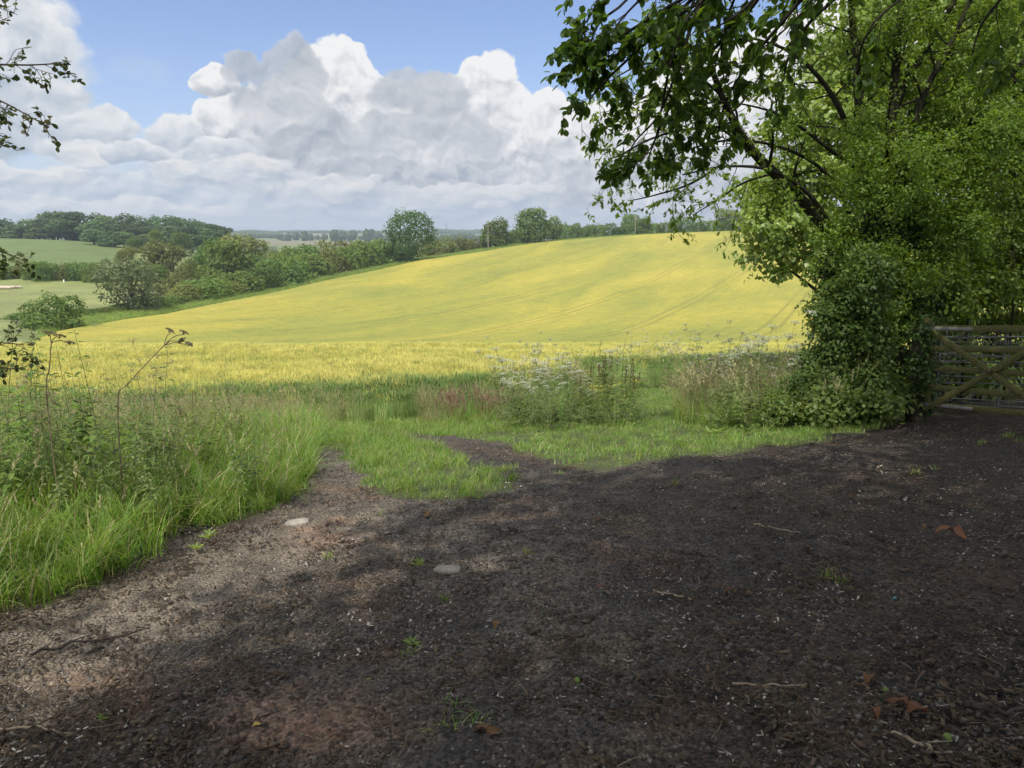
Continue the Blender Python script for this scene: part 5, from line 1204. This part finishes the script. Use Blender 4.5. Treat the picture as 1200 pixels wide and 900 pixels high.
GT = Kit([leafy_stalk('grey_weed', 'weed', .70 + .12 * k, 10, .075, .028, 'nettle_grey', 'stem_green', .06, branch=2) for k in range(3)])
DK = Kit([leafy_stalk('dock', 'weed', .95 + .1 * k, 5, .13, .04, 'nettle', 'stem_brown', .03, top_seed='dock_seed', branch=2 + k % 2) for k in range(3)])
def rosette(name, cat, n, L, W, mat, up=.6):
    t = thing(name, 'x', cat); mb = MB(); a = np.arange(n) * 2.4; d = np.stack([np.cos(a), np.sin(a), np.full(n, up) * (.4 + rng.random(n))], -1)
    leaves(mb, np.stack([np.cos(a) * .01, np.sin(a) * .01, np.zeros(n) + .005], -1), d, np.tile([0, 0, 1.0], (n, 1)), L * (.6 + .5 * rng.random(n)), W * (.7 + .5 * rng.random(n)), curl=.35); mb.build('foliage', M[mat], t); return t
BD = Kit([rosette('dock_clump', 'weed', 14, .30, .085, 'nettle', 1.0) for _ in range(2)])
def at_px(px, row, dy=0, ymin=2.0, ymax=40):
    w = unproj(px, row, ymin, ymax); return np.array([w[0], w[1] + dy, Tf(w[0], w[1] + dy)])
def at_xY(px, Y):
    x = ray(px, 430)[0] * Y; return np.array([x, Y, Tf(x, Y)])
def r6(): return rng.random() * 6.283
# weed clump in the middle
for k in range(34):
    CP.place(at_xY(580 + 165 * rng.random(), 10.4 + 2.4 * rng.random()), r6(), .52 + .50 * rng.random(), 'white flowering cow parsley in the weed clump between the mown verge and the barley', 'cow parsley in the middle clump', (rng.normal() * .2, rng.normal() * .2))
for px, Y, s in [(590, 12.2, .98), (596, 12.6, 1.0), (628, 11.8, .92), (640, 12.0, .95), (668, 12.0, .95)]:
    HW.place(at_xY(px, Y), r6(), s * .84, 'broad headed hogweed among the cow parsley of the middle clump', 'hogweed in the middle clump')
for k, (px, Y, s) in enumerate([(688, 11.2, .98), (694, 11.4, 1.05), (701, 11.2, 1.08), (708, 11.3, 1.0), (716, 11.2, 1.02), (724, 11.3, .98), (735, 10.9, .90), (738, 11.0, .78), (741, 10.8, .72), (692, 11.6, .95), (728, 11.5, 1.0)]):
    DK.place(at_xY(px, Y), r6(), s, 'dark brown seeding dock standing upright in the middle weed clump', 'docks in the middle clump')
for k in range(36): NT.place(at_xY(590 + 160 * rng.random(), 10.3 + 1.9 * rng.random()), r6(), .45 + .35 * rng.random(), 'nettle growing low in the middle weed clump', 'nettles in the middle clump', (rng.normal() * .15, rng.normal() * .15))
for k in range(40): GT.place(at_xY(585 + 165 * rng.random(), 10.1 + 1.9 * rng.random()), r6(), .5 + .4 * rng.random(), 'grey green leafy weed in the middle weed clump', 'leafy weeds in the middle clump', (rng.normal() * .15, rng.normal() * .15))
for k, (px, row) in enumerate([(398, 488), (384, 482), (405, 494), (473, 492), (462, 497), (565, 472), (575, 478), (556, 480), (618, 488), (640, 475), (670, 490)]):
    BD.place(at_px(px, row), r6(), .55 + .25 * rng.random(), 'low broad leaved dock clump at the back edge of the grass', 'dock clumps behind the track')
# bank in front of the maple
for k in range(44):
    CP.place(at_xY(812 + 185 * rng.random(), 10.3 + 3.0 * rng.random()), r6(), .52 + .50 * rng.random(), 'white flowering cow parsley on the weedy bank beside the maple', 'cow parsley on the maple bank', (rng.normal() * .22, rng.normal() * .22))
for px, Y, s in [(862, 10.0, .92), (872, 10.1, .98), (880, 10.3, 1.0), (858, 10.6, .95), (905, 10.8, 1.05)]:
    HW.place(at_xY(px, Y), 0.2 * rng.normal(), s * .94, 'broad white hogweed heads at the middle of the bank beside the maple', 'hogweed on the maple bank')
for k in range(18):
    SD.place(at_xY(822 + 170 * rng.random(), 9.4 + 2.2 * rng.random()), math.pi + rng.normal() * .5, .55 + .30 * rng.random(), 'brown stemmed seeding plant leaning over the bank beside the maple', 'brown stalks on the maple bank', (rng.normal() * .1, rng.normal() * .12))
for k in range(60): NT.place(at_xY(808 + 192 * rng.random() ** .8, 8.9 + 1.8 * rng.random()), r6(), .35 + .42 * rng.random(), 'nettle growing along the foot of the bank beside the maple', 'nettles on the maple bank', (rng.normal() * .18, rng.normal() * .18))
for k in range(50): GT.place(at_xY(808 + 185 * rng.random(), 9.2 + 2.2 * rng.random()), r6(), .55 + .5 * rng.random(), 'grey green leafy weed on the bank beside the maple', 'leafy weeds on the maple bank', (rng.normal() * .15, rng.normal() * .15))
for k in range(9): BD.place(at_xY(825 + 195 * rng.random(), 8.8 + .6 * rng.random()), r6(), .32 + .28 * rng.random(), 'broad leaved dock at the front of the bank beside the maple', 'dock clumps on the maple bank')
for k in range(16):
    CP.place(at_xY(735 + 85 * rng.random(), 17.6 + 1.8 * rng.random()), r6(), .72 + .26 * rng.random(), 'white flowering cow parsley closing the far end of the mown path', 'cow parsley at the end of the mown path', (rng.normal() * .1, rng.normal() * .1))
# left bank
def bank_spot(px0, px1, y0, y1):
    for _ in range(60):
        px = px0 + (px1 - px0) * rng.random(); Y = y0 + (y1 - y0) * rng.random(); w = at_xY(px, Y); a, b = proj(w[0], w[1], w[2])
        if inpoly(np.array([float(a)]), np.array([float(b) + 6]), BANK)[0]: return w
    return w
for k in range(42): NT.place(bank_spot(-60, 300, 4.4, 8.0), r6(), .42 + .45 * rng.random(), 'green nettle in the overgrown bank beside the track', 'nettles on the near bank', (rng.normal() * .15, rng.normal() * .15))
for k in range(60): GT.place(bank_spot(-60, 310, 4.6, 9.5), r6(), .6 + .55 * rng.random(), 'grey green leafy weed in the overgrown bank beside the track', 'leafy weeds on the near bank', (rng.normal() * .15, rng.normal() * .15))
for px, Y, s in [(58, 5.0, 1.0), (66, 5.3, 1.02), (98, 5.6, 1.02), (30, 5.0, .95), (8, 4.9, 1.05), (150, 6.0, .86), (172, 6.2, .84), (190, 6.4, .80), (118, 5.8, .85), (20, 5.4, 1.15), (45, 5.6, 1.2), (75, 5.5, 1.18), (-10, 5.0, 1.2), (110, 5.4, 1.1), (132, 5.6, 1.08), (88, 5.0, 1.05), (160, 5.6, 1.0), (182, 5.8, 1.0), (205, 6.2, .92), (228, 6.6, .88), (250, 7.0, .8), (0, 5.6, 1.25), (280, 7.4, .7)]:
    NT.place(at_xY(px, Y), r6(), s, 'tall dark nettle rising above the near bank against the barley', 'tall nettles on the near bank', (rng.normal() * .06, rng.normal() * .06))
for px, Y, s in [(268, 7.6, .62), (222, 7.4, .70), (345, 9.2, .45)]:
    DK.place(at_xY(px, Y), r6(), s, {268: 'single dark seed stalk standing in the grass near the track', 222: 'thin brown dock spike at the back of the near bank', 345: 'small brown seed stalk beside the gravelly patch of the track'}[px])
for k in range(14): SD.place(bank_spot(20, 290, 5.5, 9.5), rng.normal() * .8, .55 + .3 * rng.random(), 'brown stalked seeding plant in the near bank', 'brown stalks on the near bank', (rng.normal() * .12, rng.normal() * .12))
for k in range(8): BD.place(bank_spot(10, 340, 4.5, 8.0), r6(), .7 + .4 * rng.random(), 'broad leaved dock clump in the near bank', 'dock clumps on the near bank')
# the leaning hogweed gone to seed, and its upright neighbour
def seed_hogweed(label, foot, pts, heads, Y):
    t = thing('seeding_hogweed', label, 'wildflower', tuple(foot)); st = MB()
    q = smooth_path([foot * 0 + np.array([0, 0, -.03])] + [P(*p) - foot for p in pts], 12); tube(st, q, np.linspace(.0045, .003, 12), 6)
    for (px, row, R_) in heads:
        e = P(px, row, Y) - foot; tube(st, smooth_path([q[-1], (q[-1] + e) / 2 + np.array([0, 0, .012]), e - np.array([0, 0, R_ * .7])], 6), np.linspace(.0032, .002, 6), 4)
    st.build('stem', M['stem_brown'], t, True)
    for (px, row, R_) in heads:
        e = P(px, row, Y) - foot; mb = MB(); umbel(mb, e, np.array([rng.normal() * .4, rng.normal() * .3, 1]), R_, 14, 0, .3, 9, .010); mb.build('umbel', [M['umbel_seed'], M['stem_brown']], t)
f0 = at_xY(128, 5.0)
seed_hogweed('brown seeding hogweed leaning over the near bank with four flat heads', f0, [(138, 475, 5.0), (150, 450, 5.0), (192, 405, 5.0)], [(200, 386, .035), (216, 388, .03), (212, 398, .03), (222, 402, .028)], 5.0)
f0 = at_xY(52, 4.7)
seed_hogweed('upright seeding hogweed with two pale flat heads at the top of the near bank', f0, [(55, 470, 4.7), (58, 430, 4.7), (60, 402, 4.7)], [(58, 388, .045), (70, 392, .035), (82, 400, .03)], 4.7)
for kit in (CP, HW, SD, NT, GT, DK, BD): kit.drop()

# ------------------------------------------------------------------ gate, post, fences
Ag = P(1087, 420, 9.4); Bg = P(1200, 420, 8.3); gd = nrm(np.array([Bg[0] - Ag[0], Bg[1] - Ag[1], 0])); gn = np.array([-gd[1], gd[0], 0])
if gn[1] > 0: gn = -gn
def on_gate(px, row):
    r = ray(px, row); d = Bg[:2] - Ag[:2]; A_ = np.array([[r[0], -d[0]], [1, -d[1]]]); Yy, s_ = np.linalg.solve(A_, Ag[:2]); return np.array([r[0] * Yy, Yy, EYE + r[2] * Yy])
GL = 3.0
org = on_gate(1087, 470); org[2] = Tf(org[0], org[1])
gate = thing('field_gate', 'weathered five bar wooden field gate with crossed braces', 'gate', tuple(org))
def along(p, q, L):   # extend the line p->q to gate length L from the hinge
    e = q - p; return p + e * (L / np.linalg.norm(e[:2]))
def rail(pl, pr, h, off=0.0, th=.032, nm='rail', end=GL):
    p = on_gate(*pl); q = along(p, on_gate(*pr), end); m_ = MB(); o_ = gn * off; beam(m_, p + o_ - org, q + o_ - org, th, h, side=gn); return m_.build(nm, M['gate_wood'], gate)
rail((1087, 385.5), (1200, 385.7), .078, nm='top_rail', th=.06)
rail((1087, 408), (1200, 410.5), .068); rail((1087, 431.3), (1200, 437.5), .068); rail((1087, 453), (1200, 464), .068); rail((1091, 474), (1200, 484.5), .068)
br_ = rail((1094, 388), (1200, 462), .075, .036, .022, 'brace', 2.45); rail((1093, 476), (1196, 417), .075, .036, .022, 'brace', 1.9)
m_ = MB(); beam(m_, on_gate(1087, 372) - org, on_gate(1087, 479) - org, .075, .06, side=gd); m_.build('hanging_stile', M['gate_wood'], gate)
e0 = along(on_gate(1087, 380), on_gate(1200, 380), GL); e1 = along(on_gate(1087, 480), on_gate(1200, 489), GL); m_ = MB(); beam(m_, e0 - org, e1 - org, .075, .06, side=gd); m_.build('shutting_stile', M['gate_wood'], gate)
for px, row in ((1124, 408.5), (1162, 434.5)):
    c = on_gate(px, row) + gn * .052 - org; m_ = MB(); tube(m_, [c - gn * .01, c, c + gn * .006], [.012, .012, .006], 8); m_.build('bolt', M['bolt'], br_)
for row0, row1 in ((385.5, 385.7), (474, 484.5)):
    p = on_gate(1087, row0); q = along(p, on_gate(1200, row1), .62); m_ = MB(); beam(m_, p + gn * .034 - gd * .10 - org, q + gn * .034 - org, .008, .04, side=gn); hs_ = m_.build('hinge_strap', M['bolt'], gate)
for t_ in (.12, .3, .5):
    c = on_gate(1087, 385.5) + gd * t_ + gn * .04 - org; m_ = MB(); tube(m_, [c, c + gn * .006, c + gn * .01], [.01, .009, .004], 8); m_.build('bolt', M['bolt'], hs_)
p = along(on_gate(1087, 408), on_gate(1200, 410.5), GL - .12) - org; m_ = MB(); beam(m_, p + gn * .03, p + gn * .03 + gd * .26, .012, .035, side=gn); beam(m_, p + gn * .035 + gd * .02, p + gn * .035 + gd * .02 + np.array([0, 0, .16]), .02, .02, side=gd); m_.build('latch', M['bolt'], gate)
# wire netting on the back of the gate
m_ = MB()
def gpt(s_, v): # s along gate in metres, v 0..1 between bottom and top rail
    a = on_gate(1087, 475) ; b = on_gate(1087, 386); a2 = along(a, on_gate(1200, 485), max(s_, .01)); b2 = along(b, on_gate(1200, 386), max(s_, .01)); return a2 + (b2 - a2) * v - gn * .03 - org
for v in np.linspace(.0, 1, 13): tube(m_, [gpt(.02, v), gpt(1.5, v) + rng.normal(0, .006, 3), gpt(2.95, v)], .0017, 3)
for s_ in np.arange(.1, 2.95, .15): tube(m_, [gpt(s_, 0), gpt(s_, .5) + rng.normal(0, .006, 3), gpt(s_, 1)], .0014, 3)
m_.build('wire_netting', M['wire'], gate)
# gatepost
c = P(1073, 490, 9.5); z0 = Tf(c[0], c[1]); zt = P(1073, 381, 9.5)[2]
gp = thing('gate_post', 'thick dark gatepost with ivy trailing over its top', 'post', (c[0], c[1], z0)); m_ = MB(); beam(m_, (0, 0, -.2), (.005, 0, zt - z0), .20, .20, bev=.015); m_.build('post', M['post_wood'], gp)
m2 = MB(); cloud_leaves(m2, [(c[0], c[1] - .05, zt - .05, .20, .16, .16), (c[0] - .02, c[1] - .1, zt - .5, .14, .10, .35), (c[0] + .05, c[1] - .08, z0 + .35, .16, .10, .30)], 1500, .055, .045, .6, clump=4); m3 = MB()
v = np.concatenate(m2.v) - np.array([c[0], c[1], z0])
for kk, fs in m2.f.items(): m3.add(v, np.concatenate(fs), kk[1])
m3.build('ivy', M['leaf_ivy'], gp)
for zz in (.3, .95):
    m_ = MB(); beam(m_, (.07, -.03, zz), (.22, -.06, zz), .03, .05); m_.build('hinge', M['bolt'], gp)
# metal hurdle leaning behind the gate
hb = at_xY(1100, 10.6); hu = thing('metal_hurdle', 'grey tubular metal hurdle leaning in the hedge behind the wooden gate', 'gate', tuple(hb)); hd = nrm(np.array([1.0, -.75, .10]))
for k in range(10):
    m_ = MB(); z = .10 + .105 * k; tube(m_, [np.array([0, 0, z]), np.array([0, 0, z + .02 * rng.normal()]) + hd * 1.1, np.array([0, 0, z]) + hd * 2.3], .011, 6); m_.build('bar', M['metal_bar'], hu)
for s_ in (0, .75, 1.5, 2.3):
    m_ = MB(); tube(m_, [hd * s_ + np.array([0, 0, .03]), hd * s_ + np.array([0, 0, 1.10])], .014, 6); m_.build('upright', M['metal_bar'], hu)
# wire fence beyond
wf = at_xY(1090, 11.0); wt = thing('wire_fence', 'wire netting fence on thin posts beyond the metal hurdle', 'fence', tuple(wf)); m_ = MB(); wd = nrm(np.array([1, -.2, .03]))
for z in np.linspace(.55, 1.15, 9): tube(m_, [wd * -.1 + np.array([0, 0, z]), wd * 3.2 + np.array([0, 0, z])], .0022, 3)
for s_ in np.arange(-.1, 3.2, .07): tube(m_, [wd * s_ + np.array([0, 0, .55]), wd * s_ + np.array([0, 0, 1.15])], .0018, 3)
m_.build('wire_netting', M['wire'], wt)
for s_ in (-.1, 1.5, 3.2):
    m_ = MB(); beam(m_, wd * s_ + np.array([0, .05, -.2]), wd * s_ + np.array([0, .05, 1.22]), .07, .07); m_.build('post', M['post_wood'], wt)

# ------------------------------------------------------------------ single things lying on the bare ground
def gp_(px, row): w = unproj(px, row, 1.5, 14); return w
def stick(name, label, pts, r, mat, cat='stick', fork=0, group=None):
    q = [gp_(*p) + np.array([0, 0, r * .9 + .012]) for p in pts]; c = np.mean(q, 0); m_ = MB(); pth = smooth_path([x - c for x in q], 10); pth[1:-1] += rng.normal(0, r * .8, (8, 3)); tube(m_, pth, np.linspace(r, r * .55, 10), 6)
    for k in range(fork):
        i = 3 + 2 * k; d = pth[i + 1] - pth[i]; s = nrm(np.cross(d, [0, 0, 1.0])) * (1 if k % 2 else -1); tube(m_, [pth[i], pth[i] + nrm(d + s * np.linalg.norm(d)) * r * 14], [r * .5, r * .2], 4)
    o = m_.build(name, M[mat], None, True); o.location = c; tag(o, label, cat, group)
stick('fallen_twig', 'long dark twig lying on the pale clay', [(38, 772), (85, 758), (130, 752), (176, 740)], .007, 'dark_stick', fork=2)
stick('fallen_twig', 'thin dark twig beside the long twig on the clay', [(126, 757), (150, 745), (170, 739)], .004, 'dark_stick')
stick('fallen_twig', 'pale bent stick at the bottom corner of the ground', [(-6, 862), (40, 857), (84, 864)], .006, 'pale_twig')
stick('fallen_twig', 'dark twig at the foot of the grassy bank', [(80, 665), (110, 662), (138, 665)], .009, 'dark_stick')
stick('yellow_stick', 'short yellow brown stick on the dark chippings', [(408, 801), (428, 802), (447, 800)], .006, 'yellow_stick')
stick('fallen_twig', 'dark twig across the middle of the ground', [(355, 770), (385, 766), (412, 764)], .0035, 'dark_stick')
stick('fallen_twig', 'short pale twig standing out on the dark chippings', [(262, 742), (265, 752)], .004, 'pale_twig')
stick('fallen_twig', 'pale twig in the open dark ground before the gate', [(883, 618), (910, 622), (938, 628)], .006, 'pale_twig')
stick('fallen_twig', 'brown twig below the yellow leaves', [(765, 696), (790, 702), (813, 706)], .006, 'pale_twig')
stick('fallen_twig', 'dark slim twig left of the two bent leaves', [(828, 700), (855, 708), (885, 712)], .005, 'dark_stick')
stick('fallen_twig', 'long forked pale branch near the bottom edge', [(1045, 865), (1080, 880), (1115, 888)], .008, 'pale_twig', fork=2)
stick('fallen_twig', 'curved dark stick at the edge near the gate side', [(1130, 832), (1165, 842), (1200, 838)], .012, 'dark_stick')
stick('fallen_twig', 'pale straight stalk beside the green nut', [(1060, 838), (1085, 832)], .004, 'pale_twig')
stick('fallen_twig', 'fallen stalk lying over the brown ridge', [(858, 806), (900, 808), (945, 806)], .005, 'pale_twig')
stick('fallen_twig', 'short bent twig on the black chippings below the flat stone', [(622, 690), (634, 688), (646, 680)], .005, 'pale_twig')
stick('fallen_twig', 'small light splinter near the weed tufts', [(535, 860), (545, 868)], .004, 'pale_twig')
def flat_stone(label, px, row, sx, sy, sz, rz):
    w = gp_(px, row); bm = MB(); n = 12
    prev = None; rings = []
    for h, s in ((0, 1.0), (.45, 1.04), (.8, .86), (1.0, .55)):
        rings.append([(math.cos(a) * sx * s * (1 + .16 * math.sin(a * 3 + px) + .1 * math.sin(a * 5)), math.sin(a) * sy * s * (1 + .13 * math.cos(a * 2 + px)), sz * h + .004 * math.sin(a * 3)) for a in np.arange(n) * 6.283 / n])
    v = np.array(rings).reshape(-1, 3); f = grid_faces(4, n, True); bm.add(v, f); bm.f.setdefault((12, 0), []).append(np.arange(36, 48)[None, :])
    o = bm.build('flat_stone', M['stone'], None, True); o.location = w - np.array([0, 0, .01]); o.rotation_euler = (0, 0, rz); tag(o, label, 'stone')
flat_stone('pale flat stone half sunk in the clay beside the grassy bank', 350, 613, .085, .055, .035, .3)
flat_stone('pale flat stone by a seedling on the dark ground', 526, 668, .075, .045, .03, -.1)
def dead_leaf(name, label, px, row, L, W, rz, mat='dead_leaf', n=1, cat='leaf'):
    L *= .62; W *= .62
    w = gp_(px, row) + np.array([0, 0, .012]); m_ = MB()
    for k in range(n):
        a = rz + k * 2.0; d = np.array([math.cos(a), math.sin(a), .18 + .1 * k]); s = np.array([-d[1], d[0], 0]); c = np.array([math.cos(a) * -.02 * k, .015 * k, .006 * k]); R_ = 7
        t = np.linspace(0, 1, R_); wid = W * np.sin(np.pi * np.clip(t * .92 + .04, 0, 1)) ** .8 * .5; mid = c + d * (L * t)[:, None] + np.array([0, 0, 1]) * (.03 * L / .1 * np.sin(t * 4 + k))[:, None]
        e1 = mid + s * wid[:, None] + np.array([0, 0, 1.0]) * (wid * (.5 + .4 * np.sin(t * 9)))[:, None]; e2 = mid - s * wid[:, None] + np.array([0, 0, 1.0]) * (wid * (.6 + .4 * np.cos(t * 7)))[:, None]
        v = np.stack([e1, mid, e2], 1).reshape(-1, 3); m_.add(v, grid_faces(R_, 3)); tube(m_, [c - d * L * .25, c], .0016, 4)
    o = m_.build(name, M[mat], None, True); o.location = w; tag(o, label, cat)
dead_leaf('fallen_leaf', 'curled orange brown leaf lying in front of the gate side', 1118, 629, .17, .09, 2.9, n=2)
dead_leaf('fallen_leaf', 'orange leaf beside the pair of curled leaves', 1081, 622, .09, .05, .5)
dead_leaf('fallen_leaf', 'folded brown leaf nearest the bottom edge by the forked branch', 1062, 842, .13, .08, .2, n=2)
dead_leaf('fallen_leaf', 'upright brown leaf beside the folded leaf near the forked branch', 1028, 846, .10, .05, 1.4)
dead_leaf('fallen_leaf', 'crumpled brown leaf among the small weeds at the bottom', 568, 872, .12, .08, .4, n=2)
dead_leaf('fallen_leaf', 'two pointed tan leaf lying on the brown ridge', 848, 698, .11, .03, .2, n=2)
dead_leaf('fallen_leaf', 'long tan leaf on the dark chippings', 710, 694, .10, .035, 3.0)
dead_leaf('fallen_leaf', 'faded brown leaf on the chippings at the edge of the ground', 1015, 805, .10, .07, 1.0)
dead_leaf('fallen_leaf', 'small orange leaf near the grass tongue', 502, 607, .10, .06, 2.0, n=2)
dead_leaf('fallen_leaf', 'flat brown leaf on the dark chippings below the stone', 580, 740, .09, .06, 1.2)
dead_leaf('fallen_leaf', 'tiny orange leaf on the open dark ground', 995, 585, .08, .05, .3)
dead_leaf('fallen_leaf', 'small yellow leaf in the painted sun patch', 296, 857, .06, .03, .3, 'yellow_stick')
dead_leaf('fallen_leaf', 'small tan leaf in the open dark ground', 700, 612, .07, .04, .9)
dead_leaf('litter_scrap', 'tiny turquoise scrap on the dark ground', 1046, 706, .045, .022, .2, 'turquoise', cat='scrap')
def nut(label, px, row, r):
    w = gp_(px, row); m_ = MB(); tube(m_, [(0, 0, -r * .9), (0, 0, -r * .6), (0, 0, 0), (0, 0, r * .6), (0, 0, r * .92), (0, 0, r * 1.1)], [r * .4, r * .8, r, r * .8, r * .35, r * .05], 10); o = m_.build('green_nut', M['nut'], None, True); o.location = w + np.array([0, 0, r]); tag(o, label, 'nut')
nut('green nut lying beside the forked branch', 1110, 870, .016); nut('small green nut lying by the yellow stick', 676, 801, .013); nut('small green nut on the dark chippings near the folded leaf', 1038, 812, .011)
def weed(label, px, row, s, kind='tuft'):
    s *= .62
    w = gp_(px, row); t = thing('weed_tuft' if kind == 'tuft' else 'seedling', label, 'weed', tuple(w)); m_ = MB()
    if kind == 'tuft': blades(m_, 22, .07 * s, .11 * s, .005, .9, 4); m_.build('blades', M['grass'], t)
    else:
        n = 7; a = np.arange(n) * 2.4; leaves(m_, np.zeros((n, 3)) + [0, 0, .005], np.stack([np.cos(a), np.sin(a), .5 + rng.random(n)], -1), np.tile([0, 0, 1.0], (n, 1)), .085 * s, .03 * s, curl=.3); m_.build('foliage', M['nettle'], t)
for i, (px, row, s, kd, lb) in enumerate([(490, 664, 1.1, 'seedling', 'bright green seedling beside the flat stone on the dark ground'), (482, 757, .9, 'seedling', 'small leafy weed in the middle of the dark ground'), (478, 768, .7, 'tuft', 'grass tuft just below the small leafy weed'), (530, 832, 1.0, 'tuft', 'grass tuft above the crumpled brown leaf'), (525, 858, 1.1, 'tuft', 'grass tuft left of the crumpled brown leaf'), (560, 848, .9, 'tuft', 'grass tuft right above the crumpled brown leaf'), (970, 676, .9, 'tuft', 'grass tuft alone in the dark ground before the gate'), (985, 682, .7, 'tuft', 'smaller grass tuft next to the lone tuft'), (790, 568, 1.0, 'tuft', 'bright grass tuft just off the edge of the verge'), (1072, 556, 1.0, 'tuft', 'grass tuft halfway to the gate'), (1096, 552, .9, 'tuft', 'second grass tuft halfway to the gate'), (1180, 512, 1.3, 'tuft', 'grass tuft growing below the gate rails'), (1150, 520, 1.0, 'tuft', 'sparse grass tuft in front of the gate'), (1195, 518, 1.0, 'tuft', 'grass tuft nearest the gate end'), (386, 652, .8, 'tuft', 'green sprig on the brown clay patch'), (620, 648, .6, 'tuft', 'tiny grass sprig on the dark ground'), (523, 706, .7, 'tuft', 'grass sprig below the flat stone'), (120, 845, .6, 'seedling', 'tiny seedling in the dark corner of the ground'), (400, 848, .6, 'tuft', 'grass sprig in the painted sun patch near the bottom'), (870, 540, .7, 'tuft', 'grass sprig off the front of the verge'), (245, 632, 1.5, 'seedling', 'broad leaved seedling at the foot of the grassy bank'), (230, 645, 1.2, 'seedling', 'smaller leafy seedling at the foot of the grassy bank'), (448, 605, .9, 'tuft', 'pale grass tuft below the green tongue of the track'), (655, 556, .8, 'tuft', 'grass sprig at the corner of the verge')]):
    weed(lb, px, row, s, kd)

# ------------------------------------------------------------------ air
def haze():
    X0, X1, Y0, Y1, Z0, Z1 = -7600, 7600, -7600, 7600, -60, 150
    v = [(x, y, z) for z in (Z0, Z1) for y in (Y0, Y1) for x in (X0, X1)]
    mb = MB(); mb.add(v, [[0, 2, 3, 1], [4, 5, 7, 6], [0, 1, 5, 4], [2, 6, 7, 3], [0, 4, 6, 2], [1, 3, 7, 5]])
    m, g = newmat('haze'); n = g.node('ShaderNodeVolumePrincipled'); n.inputs['Color'].default_value = (.74, .84, .96, 1); n.inputs['Density'].default_value = HAZE; n.inputs['Anisotropy'].default_value = .2
    o = g.node('ShaderNodeOutputMaterial'); g.nt.links.new(n.outputs[0], o.inputs['Volume'])
    tag(mb.build('haze', m), 'pale summer haze over the valley', None, None, 'stuff')
HAZE = .00024
if HAZE: haze()
